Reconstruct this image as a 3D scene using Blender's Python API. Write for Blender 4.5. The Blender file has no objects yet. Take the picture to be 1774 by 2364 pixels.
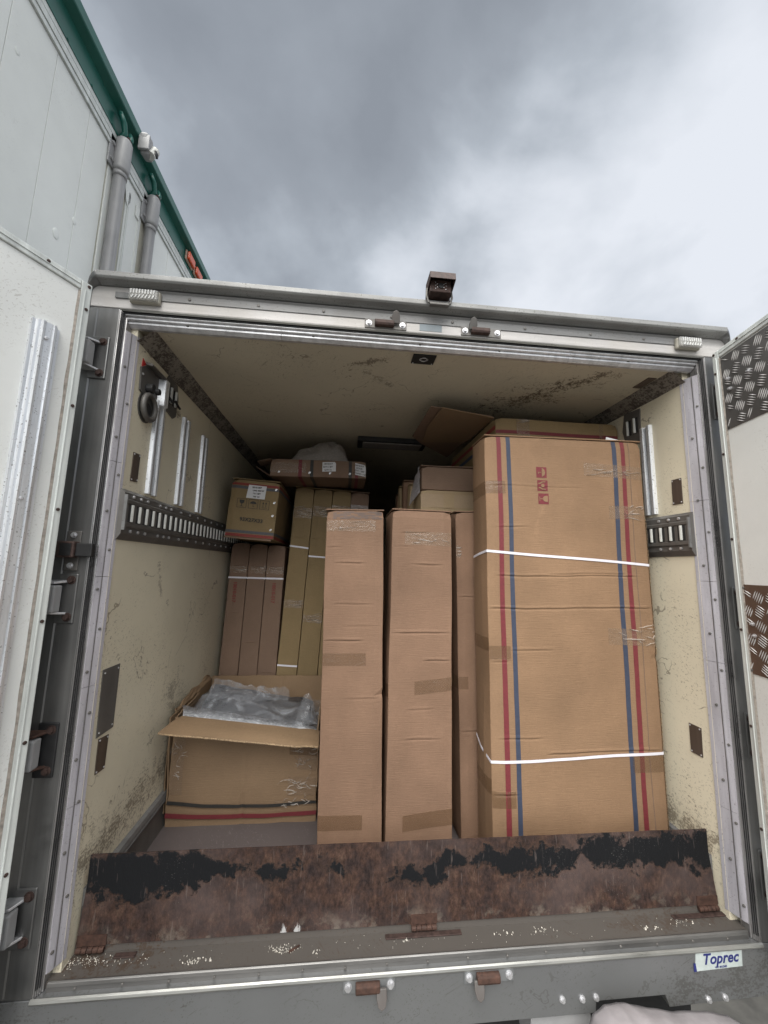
import bpy, bmesh, math, random
from mathutils import Vector, Matrix, Euler, noise
R_ = math.radians
S = bpy.context.scene
COL = S.collection
random.seed(7)

# ------------------------------------------------------------------ camera
cam = bpy.data.cameras.new('camera'); camo = bpy.data.objects.new('camera', cam); COL.objects.link(camo)
cam.sensor_fit = 'HORIZONTAL'; cam.sensor_width = 36.0; cam.lens = 36.0*898.95/1774
cam.clip_start = 0.02; cam.clip_end = 2000
rt = Vector((0.99459161, -0.10120631, 0.02334125)); up = Vector((-0.03712303, -0.13651084, 0.98994276)); up = (up-rt*up.dot(rt)).normalized()
rt.normalize(); bk = rt.cross(up)
M = Matrix((rt, up, bk)).transposed().to_4x4(); M.translation = Vector((-0.33790, -1.48765, 1.33890))
camo.matrix_world = M
S.camera = camo
# ------------------------------------------------------------------ exposure
S.view_settings.view_transform = 'Standard'; S.view_settings.look = 'None'
S.view_settings.exposure = 0.55; S.view_settings.gamma = 1.0

# ------------------------------------------------------------------ node helper
class NT:
    def __init__(s, tree): s.t = tree; s.t.nodes.clear()
    def n(s, typ, **kw):
        nd = s.t.nodes.new(typ)
        for k, v in kw.items():
            if k.startswith('i_'):
                key = k[2:]; key = int(key) if key.isdigit() else key.replace('_', ' ')
                nd.inputs[key].default_value = v
            else: setattr(nd, k, v)
        return nd
    def l(s, a, b): s.t.links.new(a, b); return b
    def math(s, op, a, b=None, c=None, clamp=False):
        m = s.t.nodes.new('ShaderNodeMath'); m.operation = op; m.use_clamp = clamp
        for i, x in enumerate((a, b, c)):
            if x is None: continue
            if isinstance(x, (int, float)): m.inputs[i].default_value = x
            else: s.l(x, m.inputs[i])
        return m.outputs[0]
    def vmath(s, op, a, b=None):
        m = s.t.nodes.new('ShaderNodeVectorMath'); m.operation = op
        for i, x in enumerate((a, b)):
            if x is None: continue
            if isinstance(x, (tuple, Vector)): m.inputs[i].default_value = tuple(x)
            else: s.l(x, m.inputs[i])
        return m.outputs['Value'] if op in ('DOT_PRODUCT', 'LENGTH', 'DISTANCE') else m.outputs[0]
    def noise(s, vec, scale, detail=4, rough=.55, dist=0, stretch=None):
        if stretch: vec = s.vmath('MULTIPLY', vec, stretch)
        nd = s.n('ShaderNodeTexNoise'); nd.inputs['Scale'].default_value = scale
        nd.inputs['Detail'].default_value = detail; nd.inputs['Roughness'].default_value = rough
        nd.inputs['Distortion'].default_value = dist; s.l(vec, nd.inputs['Vector']); return nd.outputs['Fac']
    def ramp(s, fac, stops, interp='LINEAR'):
        r = s.n('ShaderNodeValToRGB'); r.color_ramp.interpolation = interp
        e = r.color_ramp.elements
        while len(e) < len(stops): e.new(.5)
        for i, (p, c) in enumerate(stops):
            e[i].position = p
            if isinstance(c, (int, float)): c = (c, c, c)
            e[i].color = (*c[:3], 1)
        s.l(fac, r.inputs[0]); return r.outputs[0]
    def mix(s, fac, a, b, typ='MIX'):
        m = s.n('ShaderNodeMix', data_type='RGBA', blend_type=typ)
        for key, x in ((0, fac), (6, a), (7, b)):
            if isinstance(x, (int, float)): m.inputs[key].default_value = x if key == 0 else (x, x, x, 1)
            elif isinstance(x, tuple): m.inputs[key].default_value = (*x[:3], 1)
            else: s.l(x, m.inputs[key])
        return m.outputs[2]

# ------------------------------------------------------------------ sky
W = bpy.data.worlds.new('World'); S.world = W; W.use_nodes = True
SUN_EL, SUN_AZ = R_(50), R_(-160)     # sun behind the camera, above the cloud
w = NT(W.node_tree)
out = w.n('ShaderNodeOutputWorld'); bg1 = w.n('ShaderNodeBackground'); bg2 = w.n('ShaderNodeBackground'); mx = w.n('ShaderNodeMixShader')
sky = w.n('ShaderNodeTexSky', sky_type='NISHITA', sun_disc=False); sky.sun_elevation = SUN_EL; sky.sun_rotation = R_(180+20)
w.l(sky.outputs[0], bg1.inputs[0]); bg1.inputs[1].default_value = .1
tc = w.n('ShaderNodeTexCoord'); D = tc.outputs['Generated']
sep = w.n('ShaderNodeSeparateXYZ'); w.l(D, sep.inputs[0])
zc = w.math('ADD', w.math('MAXIMUM', sep.outputs[2], 0.0), .42)
px_ = w.math('DIVIDE', sep.outputs[0], zc); py_ = w.math('DIVIDE', sep.outputs[1], zc)
cmb = w.n('ShaderNodeCombineXYZ'); w.l(px_, cmb.inputs[0]); w.l(py_, cmb.inputs[1]); P = cmb.outputs[0]
n1 = w.noise(P, 1.7, 8, .52, .35); n2 = w.noise(w.vmath('ADD', P, (4.3, 1.7, 0)), 4.2, 7, .5, .2)
def blob(d, c0, c1):      # soft patch of cloud round a direction
    v = Vector(d).normalized(); dp = w.vmath('DOT_PRODUCT', w.vmath('NORMALIZE', w.vmath('ADD', D, nwv)), tuple(v))
    mr = w.n('ShaderNodeMapRange', interpolation_type='SMOOTHSTEP'); w.l(dp, mr.inputs[0])
    mr.inputs[1].default_value = c0; mr.inputs[2].default_value = c1; return mr.outputs[0]
nwn = w.n('ShaderNodeTexNoise'); nwn.inputs['Scale'].default_value = 2.2; nwn.inputs['Detail'].default_value = 5; w.l(D, nwn.inputs['Vector'])
nwv = w.vmath('SCALE', w.vmath('SUBTRACT', nwn.outputs['Color'], (.5, .5, .5)), None); nwv.node.inputs['Scale'].default_value = .34
base = w.math('MULTIPLY_ADD', n1, .80, w.math('MULTIPLY_ADD', n2, .62, -.19))            # about .5
base = w.math('SUBTRACT', base, w.math('MULTIPLY', blob((.02, .60, .80), .84, .985), .22))
base = w.math('SUBTRACT', base, w.math('MULTIPLY', blob((-.20, .68, .70), .93, .995), .08))
base = w.math('SUBTRACT', base, w.math('MULTIPLY', blob((.24, .54, .80), .95, .998), .07))
base = w.math('ADD', base, w.math('MULTIPLY', blob((.50, .62, .60), .86, .985), .17))
base = w.math('ADD', base, w.math('MULTIPLY', blob((.45, .74, .50), .84, .985), .17))
base = w.math('ADD', base, w.math('MULTIPLY', blob((-.25, .80, .55), .88, .98), .20))
base = w.math('SUBTRACT', base, w.math('MULTIPLY', blob((.70, .58, .50), .95, .999), .10))
ccol = w.ramp(base, [(.22, (.195, .215, .245)), (.38, (.235, .258, .292)), (.50, (.315, .345, .385)), (.63, (.45, .48, .525)), (.78, (.56, .585, .63))])
# the cloud layer is brighter towards the hidden sun, behind the photographer
sd = Vector((math.sin(SUN_AZ)*math.cos(SUN_EL), math.cos(SUN_AZ)*math.cos(SUN_EL), math.sin(SUN_EL)))
mr = w.n('ShaderNodeMapRange', interpolation_type='SMOOTHSTEP'); w.l(w.vmath('DOT_PRODUCT', D, tuple(sd)), mr.inputs[0])
mr.inputs[1].default_value = .5; mr.inputs[2].default_value = 1.0; mr.inputs[3].default_value = 1.0; mr.inputs[4].default_value = 4.6
wf = w.math('MULTIPLY', w.math('SUBTRACT', mr.outputs[0], 1.0), .28, clamp=True); w.l(w.mix(wf, ccol, (.74, .73, .695)), bg2.inputs[0]); w.l(mr.outputs[0], bg2.inputs[1]); mx.inputs[0].default_value = .97
w.l(bg1.outputs[0], mx.inputs[1]); w.l(bg2.outputs[0], mx.inputs[2]); w.l(mx.outputs[0], out.inputs[0])
# ------------------------------------------------------------------ sun
sl = bpy.data.lights.new('sun', 'SUN'); sl.energy = 1.5; sl.angle = R_(45); sl.color = (1, .975, .94)
slo = bpy.data.objects.new('sun', sl); COL.objects.link(slo); slo.rotation_euler = (-sd).to_track_quat('-Z', 'Y').to_euler()

# ------------------------------------------------------------------ materials
def mat(name): 
    m = bpy.data.materials.new(name); m.use_nodes = True; t = NT(m.node_tree)
    o = t.n('ShaderNodeOutputMaterial'); b = t.n('ShaderNodeBsdfPrincipled'); t.l(b.outputs[0], o.inputs[0])
    tc = t.n('ShaderNodeTexCoord'); return m, t, b, tc.outputs['Object'], o
def setp(t, b, name, x):
    if isinstance(x, (int, float)): b.inputs[name].default_value = x
    elif isinstance(x, tuple): b.inputs[name].default_value = (*x[:3], 1)
    else: t.l(x, b.inputs[name])
def bump(t, b, h, strength=.3, dist=.002):
    n = t.n('ShaderNodeBump'); n.inputs['Strength'].default_value = strength; n.inputs['Distance'].default_value = dist
    t.l(h, n.inputs['Height']); t.l(n.outputs[0], b.inputs['Normal'])
def plain(name, col, rough=.5, metal=0, var=.12, sc=20, bmp=0):
    m, t, b, P, o = mat(name)
    n = t.noise(P, sc, 5, .6)
    setp(t, b, 'Base Color', t.mix(1.0, t.ramp(n, [(.3, 1-var), (.7, 1+var)]), col, 'MULTIPLY'))
    setp(t, b, 'Roughness', t.math('MULTIPLY_ADD', n, .25, rough-.12)); b.inputs['Metallic'].default_value = metal
    if bmp: bump(t, b, n, bmp, .002)
    return m
def m_card(name, col, axis='x', grime=.12):
    m, t, b, P, o = mat(name)
    oi = t.n('ShaderNodeObjectInfo'); Q = t.vmath('ADD', P, None); sc_ = t.vmath('SCALE', t.n('ShaderNodeCombineXYZ').outputs[0], None)
    cx = t.n('ShaderNodeCombineXYZ'); t.l(t.math('MULTIPLY', oi.outputs['Random'], 17.0), cx.inputs[0]); t.l(t.math('MULTIPLY', oi.outputs['Random'], 5.0), cx.inputs[2]); t.l(cx.outputs[0], Q.node.inputs[1])
    st = (1, 1, 14) if axis == 'x' else (14, 14, 1)
    big = t.noise(Q, 2.6, 5, .6); fib = t.noise(Q, 60, 4, .7, stretch=st); spk = t.noise(Q, 420, 2, .6); cor = t.noise(Q, 16, 3, .5, stretch=st)
    c = t.mix(t.ramp(big, [(.32, 0.0), (.72, 1.0)]), tuple(x*(1-grime) for x in col), tuple(min(1, x*1.07) for x in col))
    c = t.mix(.5, c, t.ramp(fib, [(.3, .82), (.7, 1.15)]), 'MULTIPLY'); c = t.mix(.55, c, t.ramp(spk, [(.3, .78), (.7, 1.2)]), 'MULTIPLY')
    sc = t.noise(Q, 7, 6, .7, 1.2, stretch=(1, 1, .35)); scf = t.ramp(sc, [(.66, 0.0), (.70, 1.0)])
    c = t.mix(t.math('MULTIPLY', scf, .20), c, tuple(min(1, x*1.35) for x in col))
    setp(t, b, 'Base Color', c); setp(t, b, 'Roughness', .78); b.inputs['Specular IOR Level'].default_value = .25
    bump(t, b, t.math('ADD', t.math('MULTIPLY', cor, 1.0), t.math('MULTIPLY', fib, .45)), .55, .0022)
    return m
def m_metal(name, col, rough=.38, metal=.85, streak=(1, 1, .06), dirt=.35, dirtcol=(.16, .15, .14), sc=30, pit=0):
    m, t, b, P, o = mat(name)
    s = t.noise(P, sc, 6, .65, stretch=streak); big = t.noise(P, 3.2, 6, .62, .4)
    c = t.mix(1.0, t.ramp(s, [(.3, .74), (.7, 1.18)]), col, 'MULTIPLY')
    df = t.math('MULTIPLY', t.ramp(big, [(.42, 0.0), (.70, 1.0)]), dirt)
    c = t.mix(df, c, dirtcol)
    if pit:
        v = t.noise(P, 150, 3, .6); pf = t.ramp(v, [(.62, 0.0), (.68, 1.0)]); c = t.mix(t.math('MULTIPLY', pf, pit), c, (.10, .09, .08))
    setp(t, b, 'Base Color', c); setp(t, b, 'Metallic', t.math('MULTIPLY', t.math('SUBTRACT', 1.0, df), metal))
    setp(t, b, 'Roughness', t.math('ADD', t.math('MULTIPLY', s, .25), t.math('MULTIPLY_ADD', big, .2, rough-.2)))
    bump(t, b, s, .25, .0015); return m
def m_panel(name, col, scratch=.5, mark=(.20, .15, .10), stains=None, rough=.45, spk=1.0, cracks=0.0):
    m, t, b, P, o = mat(name)
    big = t.noise(P, 1.7, 6, .6); c = t.mix(t.ramp(big, [(.3, 0.0), (.7, 1.0)]), tuple(x*.88 for x in col), tuple(min(1, x*1.05) for x in col))
    # short scratches in several directions, clustered
    tot = None
    for i, ang in enumerate((18, 62, 115, 151)):
        mp = t.n('ShaderNodeMapping'); t.l(P, mp.inputs[0]); mp.inputs['Rotation'].default_value = (R_(ang), R_(ang*.9+10), R_(ang*.3)); mp.inputs['Location'].default_value = (i*3.1, i*1.7, i)
        n = t.noise(mp.outputs[0], 16, 2, .5, .3, stretch=(1, 9, 9)); f = t.ramp(n, [(.665, 0.0), (.70, 1.0)])
        tot = f if tot is None else t.math('MAXIMUM', tot, f)
    clus = t.ramp(t.noise(P, 3.0, 5, .65), [(.44, .05), (.64, 1.0)])
    c = t.mix(t.math('MULTIPLY', t.math('MULTIPLY', tot, clus), scratch), c, mark)
    sp = t.ramp(t.noise(P, 70, 2, .5), [(.67, 0.0), (.70, 1.0)]); c = t.mix(t.math('MULTIPLY', t.math('MULTIPLY', sp, clus), .45*spk), c, (.10, .08, .06))
    for sc_, off_, thr in (((1.3, (3, 1, 7), .0028), (2.6, (9, 4, 2), .0030)) if cracks else ()):     # long thin scrapes and hairline cracks
        ln = t.noise(t.vmath('ADD', P, off_), sc_, 5, .55, .3); lf = t.math('LESS_THAN', t.math('ABSOLUTE', t.math('SUBTRACT', ln, .5)), thr)
        mk = t.ramp(t.noise(t.vmath('ADD', P, off_), 5.0, 3, .5), [(.56, 0.0), (.60, 1.0)]); c = t.mix(t.math('MULTIPLY', t.math('MULTIPLY', lf, mk), cracks), c, mark)
    blot = t.ramp(t.noise(P, 9, 6, .75, .6), [(.64, 0.0), (.74, 1.0)]); c = t.mix(t.math('MULTIPLY', blot, .22*spk), c, (.26, .20, .13))
    for (a, q, r, strength) in (stains or []):       # dirt smears along a segment a-q of radius r
        ab = Vector(q)-Vector(a); L2 = ab.length_squared
        pa = t.vmath('SUBTRACT', P, tuple(a)); h = t.math('DIVIDE', t.vmath('DOT_PRODUCT', pa, tuple(ab)), L2, clamp=True)
        pr = t.vmath('SCALE', t.vmath('ADD', tuple(ab), (0, 0, 0)), None); t.l(h, pr.node.inputs['Scale'])
        d = t.vmath('LENGTH', t.vmath('SUBTRACT', pa, pr))
        near = t.math('SUBTRACT', 1.0, t.math('DIVIDE', d, r), clamp=True)
        nn = t.noise(P, 13, 8, .75, .8); nf = t.noise(P, 110, 4, .7); ng = t.noise(P, 30, 3, .6, .5, stretch=(1, 1, 4))
        f = t.ramp(t.math('ADD', t.math('MULTIPLY', near, .42), t.math('ADD', t.math('MULTIPLY', t.math('SUBTRACT', nn, .5), 1.5), t.math('ADD', t.math('MULTIPLY', t.math('SUBTRACT', nf, .5), 1.3), t.math('MULTIPLY', t.math('SUBTRACT', ng, .5), .8)))), [(.30, 0.0), (.48, 1.0)])
        f = t.math('MULTIPLY', f, t.ramp(near, [(0, 0.0), (.15, 1.0)]))
        c = t.mix(t.math('MULTIPLY', f, strength), c, mark)
    setp(t, b, 'Base Color', c); setp(t, b, 'Roughness', rough); bump(t, b, t.noise(P, 8, 4, .5), .12, .004); return m
def m_plate():
    m, t, b, P, o = mat('rusty_painted_steel')
    sp = t.n('ShaderNodeSeparateXYZ'); t.l(P, sp.inputs[0]); x, z = sp.outputs[0], sp.outputs[2]
    n = t.noise(P, 9.0, 8, .60, .35); nf = t.noise(P, 75, 6, .75, stretch=(1, 1, .5)); n2 = t.noise(P, 18, 6, .7)
    rust = t.ramp(n2, [(.30, (.038, .024, .020)), (.45, (.075, .042, .031)), (.56, (.115, .057, .036)), (.70, (.17, .095, .06))])
    rust = t.mix(1.0, t.mix(1.0, rust, (.46, .51, .60), 'MULTIPLY'), (1, 1, 1), 'MULTIPLY'); rust = t.mix(.95, rust, t.ramp(nf, [(.35, .45), (.65, 1.55)]), 'MULTIPLY')
    lil = t.ramp(t.noise(P, 3.0, 4, .6), [(.45, 0.0), (.65, 1.0)]); rust = t.mix(t.math('MULTIPLY', lil, .55), rust, (.095, .070, .066))
    # the black paint that is left: centre height and half width along the plate
    xm = t.math('DIVIDE', t.math('ADD', x, 1.2), 2.4)
    def along(pts): return t.math('MULTIPLY', t.ramp(xm, [((q+1.2)/2.4, v) for q, v in pts]), 1.0)
    cen = along([(-1.19, .262), (-1.0, .245), (-.80, .255), (-.68, .25), (-.55, .235), (-.34, .250), (-.22, .185), (.02, .205), (.08, .25), (.22, .245), (.36, .225), (.62, .255), (.86, .25), (1.18, .235)])
    hw = along([(-1.19, .075), (-1.0, .085), (-.80, .060), (-.68, .012), (-.55, .048), (-.44, .004), (-.34, .022), (-.27, .0), (-.12, .020), (.04, .055), (.22, .030), (.36, .065), (.62, .050), (.86, .062), (1.18, .085)])
    band = t.math('DIVIDE', t.math('SUBTRACT', hw, t.math('ABSOLUTE', t.math('SUBTRACT', z, cen))), .10)
    f = t.math('ADD', band, t.math('ADD', t.math('MULTIPLY', t.math('SUBTRACT', n, .5), 1.9), t.math('MULTIPLY', t.math('SUBTRACT', n2, .5), .75)))
    n5 = t.noise(t.vmath('ADD', P, (3, 0, 1)), 38, 5, .7)
    f = t.math('ADD', t.math('ADD', f, .70), t.math('ADD', t.math('MULTIPLY', t.math('SUBTRACT', nf, .5), .55), t.math('MULTIPLY', t.math('SUBTRACT', n5, .5), .9)))
    fb = t.ramp(f, [(.76, 0.0), (.92, 1.0)]); edge = t.ramp(f, [(.58, 0.0), (.78, 1.0)])
    c = t.mix(t.math('MULTIPLY', edge, .25), rust, (.09, .052, .035)); c = t.mix(fb, c, (.007, .0075, .009)); scr = t.ramp(t.noise(P, 22, 3, .6, stretch=(5, 1, .5)), [(.64, 0.0), (.70, 1.0)]); c = t.mix(t.math('MULTIPLY', scr, .35), c, (.15, .12, .11))
    for cx_ in (-.505, -.458):
        wm = t.math('MULTIPLY', t.ramp(t.math('ABSOLUTE', t.math('SUBTRACT', x, cx_)), [(.0, 1.0), (.022, 0.0)]), t.ramp(z, [(.045, 1.0), (.095, 0.0)])); wm = t.ramp(t.math('ADD', t.math('MULTIPLY', wm, .50), t.math('MULTIPLY', t.noise(P, 90, 5, .8, stretch=(1, 1, .3)), 1.2)), [(.88, 0.0), (.98, 1.0)]); c = t.mix(t.math('MULTIPLY', wm, .8), c, (.50, .50, .50))
    low = t.math('MULTIPLY', t.ramp(z, [(.04, 1.0), (.11, 0.0)]), t.ramp(t.noise(P, 14, 5, .7), [(.52, 0.0), (.66, 1.0)])); c = t.mix(t.math('MULTIPLY', low, .6), c, (.20, .17, .14))
    chips = t.ramp(t.noise(P, 260, 2, .6), [(.68, 0.0), (.72, 1.0)]); cl = t.ramp(t.noise(P, 4.2, 3, .5), [(.56, 0.0), (.68, 1.0)])
    c = t.mix(t.math('MULTIPLY', t.math('MULTIPLY', chips, cl), .7), c, (.34, .33, .31))
    setp(t, b, 'Base Color', c); setp(t, b, 'Roughness', t.ramp(fb, [(0, .80), (1, .60)])); b.inputs['Specular IOR Level'].default_value = .22
    bump(t, b, t.math('ADD', t.math('MULTIPLY', fb, .6), t.math('MULTIPLY', nf, .8)), .7, .003); return m
def m_sheer(name, col, alpha, rough=.12, streak=True, sc=25, hi=.5):
    m, t, b, P, o = mat(name)
    n = t.noise(P, sc, 5, .65, 1.5, stretch=(1, 1, 2.2) if streak else None)
    setp(t, b, 'Base Color', col); setp(t, b, 'Roughness', rough)
    setp(t, b, 'Alpha', t.math('ADD', alpha, t.math('MULTIPLY', t.ramp(n, [(.50, 0.0), (.72, 1.0)]), hi*.5), clamp=True))
    bump(t, b, n, 1.0, .012 if not streak else .006); b.inputs['Specular IOR Level'].default_value = 1.0
    return m

CREAM = m_panel('cream_grp_panel', (.69, .63, .49), .62, (.13, .10, .07),
    [((-1.2, .10, .30), (-1.2, 1.0, .34), .17, .75), ((-1.2, .75, .65), (-1.2, 1.15, .25), .22, .6), ((-1.2, .36, 2.11), (-1.2, .52, 2.07), .05, .8), ((1.2, .10, .28), (1.2, .5, .22), .14, .7), ((-1.2, .45, 1.33), (-1.2, .5, 1.18), .03, .5)], cracks=.6)
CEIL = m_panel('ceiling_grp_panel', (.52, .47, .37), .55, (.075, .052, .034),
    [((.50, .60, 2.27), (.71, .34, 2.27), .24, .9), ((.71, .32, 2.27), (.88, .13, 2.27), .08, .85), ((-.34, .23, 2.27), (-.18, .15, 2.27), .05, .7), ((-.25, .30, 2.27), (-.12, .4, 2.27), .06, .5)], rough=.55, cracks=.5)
DOORW = m_panel('white_grp_door_skin', (.80, .81, .79), .50, (.36, .33, .29), spk=.40)
TRAILW = m_panel('white_trailer_skin', (.80, .82, .79), .16, (.45, .43, .38), rough=.35, spk=.22)
ALU = m_metal('aluminium', (.66, .66, .68), .40, .75, dirt=.25, pit=.25)
ALUB = m_metal('bright_aluminium_strip', (.82, .84, .87), .36, .7, dirt=.12, pit=.7)
ALUH = m_metal('weathered_aluminium_header', (.46, .445, .435), .55, .15, streak=(.08, 1, 1), dirt=.6, dirtcol=(.38, .35, .31), pit=.35)
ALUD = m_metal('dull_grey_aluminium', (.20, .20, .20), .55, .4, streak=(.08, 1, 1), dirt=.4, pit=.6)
TRIM = m_metal('pale_trim', (.40, .385, .42), .50, .15, streak=(1, 1, .1), dirt=.55, dirtcol=(.33, .31, .32), pit=.45)
DFRAME = m_metal('white_painted_profile', (.66, .69, .67), .42, .05, dirt=.16, dirtcol=(.42, .41, .38), pit=.12)
STEEL = m_metal('brushed_stainless', (.21, .21, .21), .34, .88, streak=(1, 1, .05), dirt=.55, dirtcol=(.085, .08, .072), sc=22)
BEAM = m_metal('brushed_stainless_beam', (.30, .31, .32), .40, .75, streak=(.5, 1, .12), dirt=.5, dirtcol=(.14, .14, .135), sc=14)
BEAME = m_metal('polished_steel_edge', (.42, .42, .40), .30, .9, streak=(.1, 1, 1), dirt=.5, sc=30)
DARKM = m_metal('dirty_dark_steel', (.155, .148, .14), .50, .45, dirt=.6, dirtcol=(.06, .052, .045), sc=12, pit=.5)
RUSTM = plain('rusty_steel', (.062, .031, .022), .75, .2, .5, 60, .5)
RUSTD = plain('dark_rusty_steel', (.055, .033, .028), .7, .3, .5, 60, .5)
BLACK = plain('black_rubber', (.012, .012, .013), .6, 0, .3, 30, .2)
BROWNP = m_metal('brown_tinted_plate', (.105, .078, .062), .45, .4, dirt=.4, dirtcol=(.06, .045, .035), pit=.3)
SEAL = plain('grimy_sealant', (.27, .24, .21), .8, 0, .35, 70, .5)
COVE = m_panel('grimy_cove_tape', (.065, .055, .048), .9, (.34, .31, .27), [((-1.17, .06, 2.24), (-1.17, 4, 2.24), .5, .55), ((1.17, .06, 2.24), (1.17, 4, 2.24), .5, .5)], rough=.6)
GREEN = plain('green_painted_steel', (.010, .105, .082), .38, 0, .12, 6)
GREYP = plain('grey_plastic', (.30, .30, .305), .45, 0, .10, 12)
GREYB = plain('grey_painted_bar', (.20, .20, .205), .42, .1, .14, 8)
WHITEP = plain('white_plastic', (.52, .52, .49), .4, 0, .1, 30)
ORANGE = plain('orange_lens', (.62, .075, .012), .25, 0, .12, 60)
PLATE = m_plate()
FLOOR = m_panel('worn_dark_floor', (.105, .088, .086), .4, (.22, .20, .20), rough=.55)
SILL = m_panel('dirty_steel_sill', (.080, .070, .062), .6, (.055, .034, .022), [((-1.2, .1, .02), (-.95, .09, .02), .14, .9), ((.75, .08, .02), (1.15, .09, .02), .07, .6)], rough=.75)
CARD = m_card('kraft_cardboard', (.232, .142, .094), grime=.24)
CARDD = m_card('striped_carton_cardboard', (.262, .163, .097), grime=.2)
CARDO = m_card('olive_cardboard', (.25, .180, .094))
CARDB = m_card('brown_cardboard', (.205, .136, .097))
CARDL = m_card('torn_pale_cardboard', (.36, .27, .165))
CARDI = m_card('inner_cardboard', (.235, .158, .095), 'y')
TAPE = m_sheer('brown_packing_tape', (.17, .098, .050), .34, .22, sc=5, hi=.15)
TAPEC = m_sheer('clear_packing_tape', (.34, .24, .165), .28, .14, sc=14, hi=.4)
FILM = m_sheer('clear_plastic_film', (.44, .46, .50), .22, .07, streak=False, sc=7, hi=1.0)
FOAM = m_sheer('foam_wrap', (.50, .46, .43), .45, .55, sc=60, hi=.4)
STRAPM = plain('white_strap', (.70, .68, .74), .35, 0, .05, 30)
PAPER = plain('white_label_paper', (.66, .66, .68), .6, 0, .05, 30)
INK = plain('black_ink', (.03, .028, .026), .6, 0, .2, 80)
REDI = plain('dark_red_ink', (.150, .022, .028), .65, 0, .15, 90)
REDS = plain('red_ink_on_brown', (.23, .035, .028), .65, 0, .2, 90)
BLUEI = plain('blue_grey_ink', (.036, .046, .078), .65, 0, .15, 90)
GREYI = plain('slate_ink', (.085, .085, .095), .65, 0, .15, 90)
STICK = plain('pale_sticker', (.45, .50, .49), .45, 0, .12, 40)
NAVY = plain('navy_print', (.020, .026, .15), .5, 0, .1, 40)
FLUTE = plain('corrugated_edge', (.30, .21, .125), .9, 0, .8, 160, 1.0)
GROUND = plain('yard_concrete', (.11, .105, .095), .85, 0, .5, 3, .6)
TYREM = plain('tyre_rubber', (.016, .016, .016), .7, 0, .4, 60, .3)
CLOTH = plain('dirty_white_cover', (.27, .25, .26), .6, 0, .16, 14, .5)
CHIP = plain('pale_chips', (.46, .43, .38), .8, 0, .9, 60)
GLASS = m_sheer('ribbed_clear_lens', (.42, .42, .41), .50, .10, sc=60, hi=.8)

# ------------------------------------------------------------------ object helpers
def tag(o, label=None, cat=None, group=None, kind=None):
    if label: o['label'] = label
    if cat: o['category'] = cat
    if group: o['group'] = group
    if kind: o['kind'] = kind
    return o
def empty(name, loc=(0, 0, 0), rot=(0, 0, 0), mode='YXZ'):
    o = bpy.data.objects.new(name, None); o.empty_display_size = .1; COL.objects.link(o)
    o.rotation_mode = mode; o.location = loc; o.rotation_euler = rot; return o
def link(name, bm, m, parent=None, smooth=False, bevel=0, label=None, loc=None, rot=None):
    me = bpy.data.meshes.new(name); bmesh.ops.recalc_face_normals(bm, faces=bm.faces) if not smooth == 'keep' else None
    bm.to_mesh(me); bm.free(); me.materials.append(m)
    o = bpy.data.objects.new(name, me); COL.objects.link(o)
    if parent: o.parent = parent
    if loc: o.location = loc
    if rot: o.rotation_euler = rot
    if smooth:
        for f in me.polygons: f.use_smooth = True
    if bevel:
        b = o.modifiers.new('bevel', 'BEVEL'); b.width = bevel; b.segments = 2; b.limit_method = 'ANGLE'; b.angle_limit = R_(40)
    if label: o['label'] = label
    return o
def box(bm, x0, x1, y0, y1, z0, z1):
    v = [bm.verts.new((x, y, z)) for x in (x0, x1) for y in (y0, y1) for z in (z0, z1)]
    for f in ((0, 1, 3, 2), (4, 6, 7, 5), (0, 4, 5, 1), (2, 3, 7, 6), (0, 2, 6, 4), (1, 5, 7, 3)): bm.faces.new([v[i] for i in f])
def obox(bm, M, sx, sy, sz):      # box of given size with its base corner frame M
    n0 = len(bm.verts); box(bm, 0, sx, 0, sy, 0, sz); bm.verts.ensure_lookup_table()
    for v in bm.verts[n0:]: v.co = M @ v.co
def hexa(bm, c):                  # c = four front corners then four back corners, same order
    v = [bm.verts.new(p) for p in c]
    for f in ((0, 1, 2, 3), (7, 6, 5, 4), (0, 4, 5, 1), (1, 5, 6, 2), (2, 6, 7, 3), (3, 7, 4, 0)): bm.faces.new([v[i] for i in f])
def prism(bm, prof, axis, a0, a1, closed=True):   # profile of 2D points swept along an axis
    def pt(p, a): return {'x': (a, p[0], p[1]), 'y': (p[0], a, p[1]), 'z': (p[0], p[1], a)}[axis]
    A = [bm.verts.new(pt(p, a0)) for p in prof]; B = [bm.verts.new(pt(p, a1)) for p in prof]
    n = len(prof)
    for i in range(n if closed else n-1): bm.faces.new((A[i], A[(i+1) % n], B[(i+1) % n], B[i]))
    if closed: bm.faces.new(A); bm.faces.new(B[::-1])
def tube(bm, pts, r, seg=10, caps=True, radii=None):
    pts = [Vector(p) for p in pts]; rings = []
    for i, p in enumerate(pts):
        d = (pts[min(i+1, len(pts)-1)]-pts[max(i-1, 0)]).normalized()
        a = d.orthogonal().normalized() if i == 0 else (a-d*a.dot(d)).normalized()
        b = d.cross(a); rr = radii[i] if radii else r
        rings.append([bm.verts.new(p+(a*math.cos(2*math.pi*k/seg)+b*math.sin(2*math.pi*k/seg))*rr) for k in range(seg)])
    for q in range(len(rings)-1):
        for k in range(seg): bm.faces.new((rings[q][k], rings[q][(k+1) % seg], rings[q+1][(k+1) % seg], rings[q+1][k]))
    if caps: bm.faces.new(rings[0][::-1]); bm.faces.new(rings[-1])
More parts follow.
